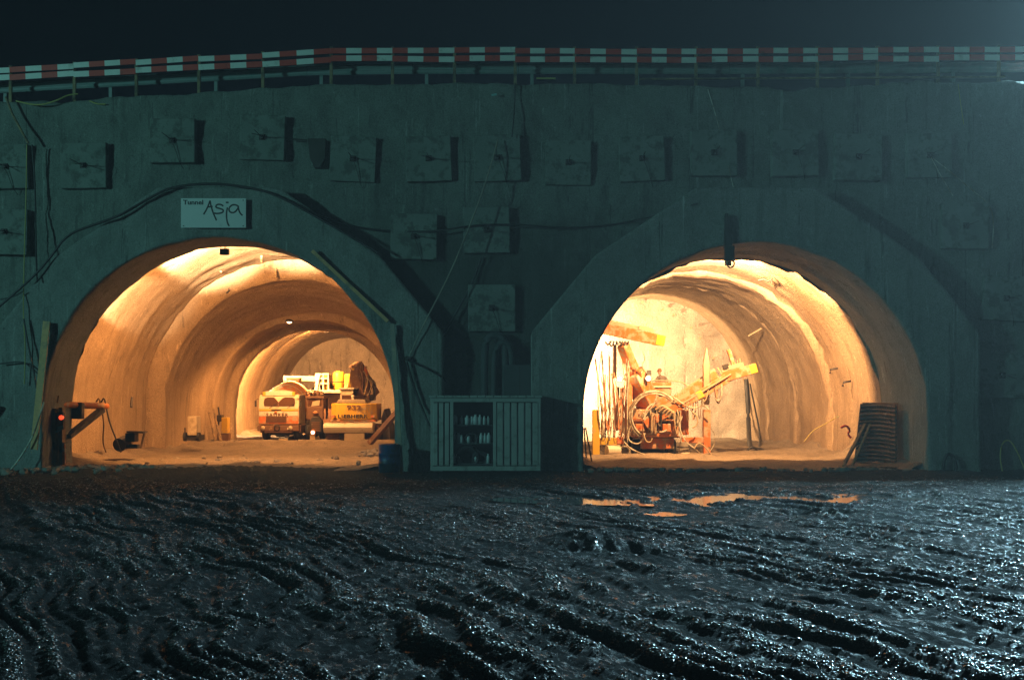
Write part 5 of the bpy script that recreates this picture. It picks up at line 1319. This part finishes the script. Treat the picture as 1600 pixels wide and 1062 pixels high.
# right side of the right tunnel
ms = thing('steel_mesh_stack', 'curved stack of dark reinforcing mesh sheets leaning at the right tunnel wall', 'steel mesh', P(1365, 735, 2.6))
for k in range(15):
    zz = .05 + k * .155
    b = MB(); pts = []
    for t in np.linspace(0, 1, 8):
        px = 1336 + (1400 - 1336) * t + (10 * (k / 15)) * (1 - t)
        pts.append(P(px, 0, 3.2 - 1.7 * t ** 1.5) * 1.0)
    b.tube([(p.x, p.y, zz + .07 * math.sin(3 * t) - 0.0) for p, t in zip(pts, np.linspace(0, 1, 8))], .052, 6); b.build('mesh_bar', M['steel_dark'] if k % 3 else M['brown'], ms)
for t in np.linspace(0, 1, 8):
    px = 1336 + 64 * t; p0 = P(px, 0, 3.2 - 1.7 * t ** 1.5); p1 = P(px + 10 * (1 - t), 0, 3.26 - 1.7 * t ** 1.5)
    b = MB(); b.tube([(p0.x, p0.y + .04, .0), (p1.x, p1.y + .04, 2.35)], .04, 5); b.build('mesh_upright', M['brown'], ms)
b = MB(); p0, p1, p2, p3 = (P(1338, 0, 3.32), P(1366, 0, 2.85), P(1385, 0, 2.25), P(1400, 0, 1.62)); q = [p0, p1, p2, p3]
b.add([(p.x, p.y + .03, 0) for p in q] + [(p.x + (.25 if i == 0 else .1), p.y + .03, 2.4) for i, p in enumerate(q)] + [(p.x, p.y + .07, 0) for p in q] + [(p.x + (.25 if i == 0 else .1), p.y + .07, 2.4) for i, p in enumerate(q)], [(0, 1, 5, 4), (1, 2, 6, 5), (2, 3, 7, 6), (9, 8, 12, 13), (10, 9, 13, 14), (11, 10, 14, 15), (4, 5, 13, 12), (5, 6, 14, 13), (6, 7, 15, 14), (0, 4, 12, 8), (3, 11, 15, 7)])
b.build('backing_sheet', M['brown'], ms)
b = MB(); b.beam(P(1318, 727, 1.9), P(1356, 655, 3.2), .12, .08); top(b, 'lath', M['wood'], 'dark striped lath leaning steeply beside the mesh stack', 'lath')
b = MB(); b.beam(P(1331, 729, 1.9), P(1361, 660, 3.0), .08, .07); top(b, 'lath', M['wood'], 'thin lath leaning between the striped lath and the mesh stack', 'lath')
hc = thing('cable_heap', 'heap of black cable lying at the right wall behind the rig', 'cable heap', P(1180, 716, 12))
for k in range(7):
    b = MB(); q = P(1172 + 3.6 * k, 712 - 2.5 * (3 - abs(k - 2)), 12 + .1 * k); b.ring(q, .22 + .04 * (k % 3), .06, 'xyz'[k % 3], 6, 16); b.build('cable_coil', M['cable'], hc)
wire('cable', [(1166, 592, 25.2), (1169, 640, 25.0), (1170, 676, 23.6), (1171, 692, 19), (1174, 708, 13)], .13, M['cable'], 'thick dark cable hanging down the wall behind the right drill feed')
wire('cable', [(1172, 600, 24.4), (1180, 640, 22.5), (1188, 678, 20), (1186, 702, 14)], .05, M['cable'], 'thin dark cable hanging right of the thick one behind the right drill feed')
wire('wire', [(1256, 690, 9), (1270, 672, 9.2), (1290, 662, 9.0), (1310, 650, 8.0)], .02, M['cable_yellow'], 'thin yellow wire strung low along the right wall of the right tunnel', 'wire')
def blob(name, spots, m, label, cat):
    b = MB()
    for (c, r) in spots: b.rock(c, r)
    return top(b, name, m, label, cat)
# sprayed red survey mark: thin strokes on the lining
b = MB(); b.tube([P(1314, 668, 5.6), P(1322, 664, 5.6), P(1329, 672, 5.55), P(1324, 678, 5.6), P(1330, 684, 5.5)], .05, 5, smooth_path=1); top(b, 'survey_mark', M['paint_mark'], 'red sprayed survey mark low on the right wall of the right tunnel', 'paint mark')

# rock bolt plates and pipe stubs on the right face and lining
for px, py, y in ((1004, 472, 25.6), (1036, 484, 25.6), (1053, 492, 25.6), (1080, 512, 25.6), (1094, 528, 25.6), (1115, 559, 25.5)):
    c = P(px, py, y + .1); b = MB(); b.box(c, (.13, .1, .13), (0, .6, 0)); b.cyl(c, c + Vector((0, -.2, 0)), .035, n=8); b.build('rock_bolt', M['tan'], tr)
for px, py, y in ((1318, 597, 6.6), (1298, 577, 8.0)):
    c = P(px, py, y); b = MB(); b.tube([c + Vector((.3, 0, .05)), c, c + Vector((-.05, -.05, -.16))], .045, 6); b.build('pipe_stub', M['steel_dark'], tr)
b = MB(); b.tube([P(1185, 438, 8.3), P(1193, 436, 8.2), P(1200, 439, 8.1), P(1207, 436, 8.0)], .045, 6); b.tube([P(1203, 432, 8), P(1206, 442, 8)], .03, 5); b.build('cable_bracket', M['steel_dark'], tr)
b = MB(); b.tube([P(1169, 525, 17.5), P(1190, 513, 17.2)], .05, 6); b.build('bracket_bar', M['tan'], tr)
for px, py, y in ((408, 405, 10.5), (430, 428, 11.8), (345, 420, 11), (205, 630, 5.2)):
    c = P(px, py, y); b = MB(); b.tube([c + Vector((0, .1, .25)), c, c + Vector((.03, -.06, -.10))], .04, 6); b.build('pipe_stub', M['steel_dark'], tl)
    c = P(px, py, y); b = MB(); b.tube([c + Vector((0, .1, .25)), c, c + Vector((.03, -.06, -.16))], .055, 6); b.build('pipe_stub', M['tan'] if py < 500 else M['steel_dark'], tl)
# ------------------------------------------------------------------ person on the rig
def person(base, label):
    """seated on the operator stand, bent forward to the levers; one skinned body"""
    t = thing('person', label, 'person', base)
    bx, by, bz = base
    V_ = {'pelvis': (0, 0, .12), 'belly': (-.04, -.03, .30), 'chest': (-.10, -.08, .50), 'neck': (-.15, -.10, .64), 'neck2': (-.165, -.11, .70),
          'shl': (-.27, -.06, .55), 'ell': (-.36, -.22, .36), 'wrl': (-.30, -.42, .28), 'hl': (-.29, -.47, .27),
          'shr': (.08, -.06, .55), 'elr': (.20, -.18, .38), 'wrr': (.13, -.38, .30), 'hr': (.11, -.43, .29),
          'hpl': (-.09, -.02, .09), 'knl': (-.14, -.42, .12), 'anl': (-.13, -.46, -.30), 'tol': (-.14, -.62, -.35),
          'hpr': (.09, -.02, .09), 'knr': (.12, -.42, .12), 'anr': (.12, -.46, -.30), 'tor': (.13, -.62, -.35)}
    RAD = {'pelvis': .15, 'belly': .135, 'chest': .155, 'neck': .07, 'neck2': .06, 'shl': .075, 'ell': .052, 'wrl': .036, 'hl': .034, 'shr': .075, 'elr': .052, 'wrr': .036, 'hr': .034,
           'hpl': .10, 'knl': .072, 'anl': .05, 'tol': .042, 'hpr': .10, 'knr': .072, 'anr': .05, 'tor': .042}
    ED = ['pelvis belly', 'belly chest', 'chest neck', 'neck neck2', 'chest shl', 'shl ell', 'ell wrl', 'wrl hl', 'chest shr', 'shr elr', 'elr wrr', 'wrr hr', 'pelvis hpl', 'hpl knl', 'knl anl', 'anl tol', 'pelvis hpr', 'hpr knr', 'knr anr', 'anr tor']
    def skinned(name, vd, rad, ed, m, sub=1):
        ks = list(vd); me = bpy.data.meshes.new(name)
        me.from_pydata([vd[k] for k in ks], [[ks.index(a) for a in e.split()] for e in ed], [])
        o = bpy.data.objects.new(name, me); COL.objects.link(o)
        sk = o.modifiers.new('skin', 'SKIN'); sb = o.modifiers.new('sub', 'SUBSURF'); sb.levels = sb.render_levels = sub
        for i, k in enumerate(ks): me.skin_vertices[0].data[i].radius = (rad[k], rad[k])
        me.skin_vertices[0].data[0].use_root = True
        dg = bpy.context.evaluated_depsgraph_get()
        m2 = bpy.data.meshes.new_from_object(o.evaluated_get(dg))
        bpy.data.objects.remove(o)
        m2.materials.clear(); m2.materials.append(m)
        for p in m2.polygons: p.use_smooth = True
        o2 = bpy.data.objects.new(name, m2); COL.objects.link(o2); o2.parent = t
        return o2
    skinned('body', V_, RAD, ED, M['cloth'])
    hd = MB(); hc_ = Vector((bx - .19, by - .13, bz + .83))
    hd.lathe([(0, -.125), (.055, -.115), (.075, -.06), (.082, 0), (.085, .05), (.07, .10), (.03, .125), (0, .13)], hc_, (0, 0, 1), 16)
    hd.lathe([(.022, -.02), (.012, .02), (0, .03)], hc_ + Vector((-.01, -.085, -.01)), (-.1, -1, -.2), 8)
    for s in (-1, 1): hd.box(hc_ + Vector((s * .085, .0, .0)), (.018, .035, .055))
    hd.box(hc_ + Vector((-.01, -.072, -.065)), (.045, .02, .010))
    for s in (-1, 1): hd.box(hc_ + Vector((s * .03 - .01, -.077, .02)), (.018, .012, .010))
    hd.build('head', M['skin'], t)
    hm = MB(); hm.lathe([(.125, .0), (.118, .015), (.102, .02), (.098, .07), (.07, .115), (0, .135)], hc_ + Vector((0, 0, .035)), (0, 0, 1), 18); hm.build('helmet', M['hat'], t)
    for s, hk_ in ((-1, 'hl'), (1, 'hr')):
        w0 = Vector(V_[hk_]); vd, rd, ed = {'palm': w0, 'palm2': w0 + Vector((0, -.06, -.005))}, {'palm': .026, 'palm2': .03}, ['palm palm2']
        for f in range(4):
            o_ = Vector(((f - 1.5) * .019, 0, 0)); l = (.075, .085, .08, .062)[f]
            for j, (dy, dz) in enumerate(((-.07, 0), (-.07 - l * .5, -.012), (-.07 - l * .75, -.05))):
                vd['f%d%d' % (f, j)] = w0 + o_ + Vector((0, dy, dz)); rd['f%d%d' % (f, j)] = .009
            ed += ['palm2 f%d0' % f, 'f%d0 f%d1' % (f, f), 'f%d1 f%d2' % (f, f)]
        vd['t0'] = w0 + Vector((-s * .035, -.04, -.005)); vd['t1'] = w0 + Vector((-s * .04, -.085, -.03)); rd['t0'] = .012; rd['t1'] = .010
        ed += ['palm t0', 't0 t1']
        skinned('hand', vd, rd, ed, M['skin'])
    return t
pb_ = J(1036, 596, 3.7)
person((pb_.x, pb_.y, 2.93), 'worker in dark clothes and helmet bent over the levers on top of the drilling rig')

# ------------------------------------------------------------------ the other lamps
# lamps deeper in behind the rims, and unseen ones added to brighten the lining
tunnel_lamp(470, 508, 27.6, 15000, 'box lamp under the vault beyond the inner ring of the left tunnel', dy=.4)
tunnel_lamp(510, 517, 36.0, 2200, 'second box lamp deep in the left tunnel above the platform truck', dy=.4)
c = Vector((RCX - .3, 5.2, 8.0))
def hung(c, power, label, r=.15, col=WARM, aim=Vector((0, 1, -0.05)), cone=R(176), hs=.26):
    t = thing('tunnel_lamp', label, 'lamp', c, 'lamps lighting the tunnels')
    b = MB(); b.box(c + Vector((0, -.16, 0)), (hs, .08, hs * .8)); b.build('housing', M['steel_dark'], t, bevel=.02)
    b = MB(); b.tube([c + Vector((0, -.16, .04)), c + Vector((0, -.12, .35))], .015); b.build('hanger', M['steel_dark'], t)
    lamp_light('lamp_light', c, power, t, col, r, 'SPOT', aim, cone, 0.15 if cone > 3 else .7 if cone > 1 else .32)
hung(Vector((RCX + 3.72, 4.75, 7.08)), 3500, 'unseen lamp added to brighten the vault behind the right shoulder of the right portal collar', col=(1, .55, .25), aim=Vector((.35, 1, .2)), cone=R(135), hs=.12)  # extra lamp added to brighten the near vault
hung(Vector((RCX + .2, 5.3, 8.0)), 10500, 'lamp tucked up behind the collar of the right portal', col=(1, .50, .19))
lamp_light('vault_fill', (RCX + .2, 5.35, 7.9), 12000, None, (1, .62, .32), .12, 'SPOT', Vector((0, 1, .35)), R(125), .8)  # added uplight without a fixture, whitens the vault
hung(Vector((3.5, 22.3, 4.4)), 9000, 'lamp on the left side of the right tunnel near the working face', r=.3, col=(1, .60, .28))
hung(Vector((3.1, 14.2, 3.4)), 1900, 'unseen lamp added to brighten the left wall of the right tunnel beside the rig', r=.2, col=(1, .55, .22), aim=Vector((.12, 1, 0)), cone=R(110))  # added to blow out the left side of the tunnel
for an, w_, lab in ((-50, 5500, 'left haunch'), (-24, 46000, 'left shoulder'), (2, 50000, 'crown'), (27, 46000, 'right shoulder'), (54, 36000, 'right haunch')):  # unseen lamps added to whiten the band under the crown
    hung(Vector((LCX + 6.40 * math.sin(R(an)), 2.12, 2.05 + 6.42 * math.cos(R(an)))), w_, 'unseen lamp added to whiten the vault behind the %s of the left portal collar' % lab, aim=Vector((.47 * math.sin(R(an)), 1, .47 * math.cos(R(an)))), cone=R(54), col=(1, .66, .36), hs=.12)
hung(Vector((LCX - 1.0 - 4.95, 25.0, 2.6)), 4000, 'unseen lamp added for a bright strip behind the inner ring at the left wall of the left tunnel', col=(1, .6, .3), aim=Vector((.15, 1, 0)), cone=R(150), hs=.15)  # added for the white strip along the chamber's left edge

# floodlight mast on the upper road, just right of the picture
fl = thing('floodlight_mast', 'floodlight mast standing on the upper road beyond the right picture edge', 'floodlight', (23.4, 2.6, 13.8))
b = MB(); b.cyl((23.4, 2.6, 13.7), (23.4, 2.6, 18.2), .08, n=10); b.build('mast', M['steel'], fl)
b = MB(); b.beam((23.4, 2.6, 18.1), (23.4, 1.8, 18.2), .1, .1); b.build('arm', M['steel'], fl)
b = MB(); b.box((23.4, 1.75, 18.1), (.7, .25, .5), (R(-30), 0, 0)); b.build('lamp_housing', M['steel_dark'], fl, bevel=.03)
lamp_light('flood_light', (23.4, 1.5, 18.0), 225000, fl, (.46, .84, 1.0), .30, 'SPOT', Vector((-12, -22, -14)), R(82), .35)

# ------------------------------------------------------------------ haze volume added to carry the floodlight's veil of glare
hz = MB(); hz.span((-64, -64, -1.9), (64, 64, 19.0))
hm, hnt, hb = base_mat('added_haze')
hnt.nodes.remove(hb)
pv = hnt.nodes.new('ShaderNodeVolumePrincipled')
pv.inputs['Color'].default_value = (.86, .93, .95, 1); pv.inputs['Density'].default_value = HAZE; pv.inputs['Anisotropy'].default_value = 0.15
hnt.links.new(pv.outputs[0], hnt.nodes['Material Output'].inputs['Volume'])
o = hz.build('haze', hm); tag(o, 'thin haze added over the building site to carry the floodlight glare', kind='stuff')

fk = thing('floodlight_mast', 'floodlight mast at the far left of the building site, outside the picture', 'floodlight', (-42, -37, 0))
b = MB(); b.cyl((-41.9, -37, -.3), (-41.9, -37, 12.4), .14, .1, 12); b.build('mast', M['steel'], fk)
b = MB(); b.box((-41.75, -36.75, 12.6), (.7, .5, .6), (0, 0, R(-40))); b.build('lamp_housing', M['steel_dark'], fk, bevel=.03)
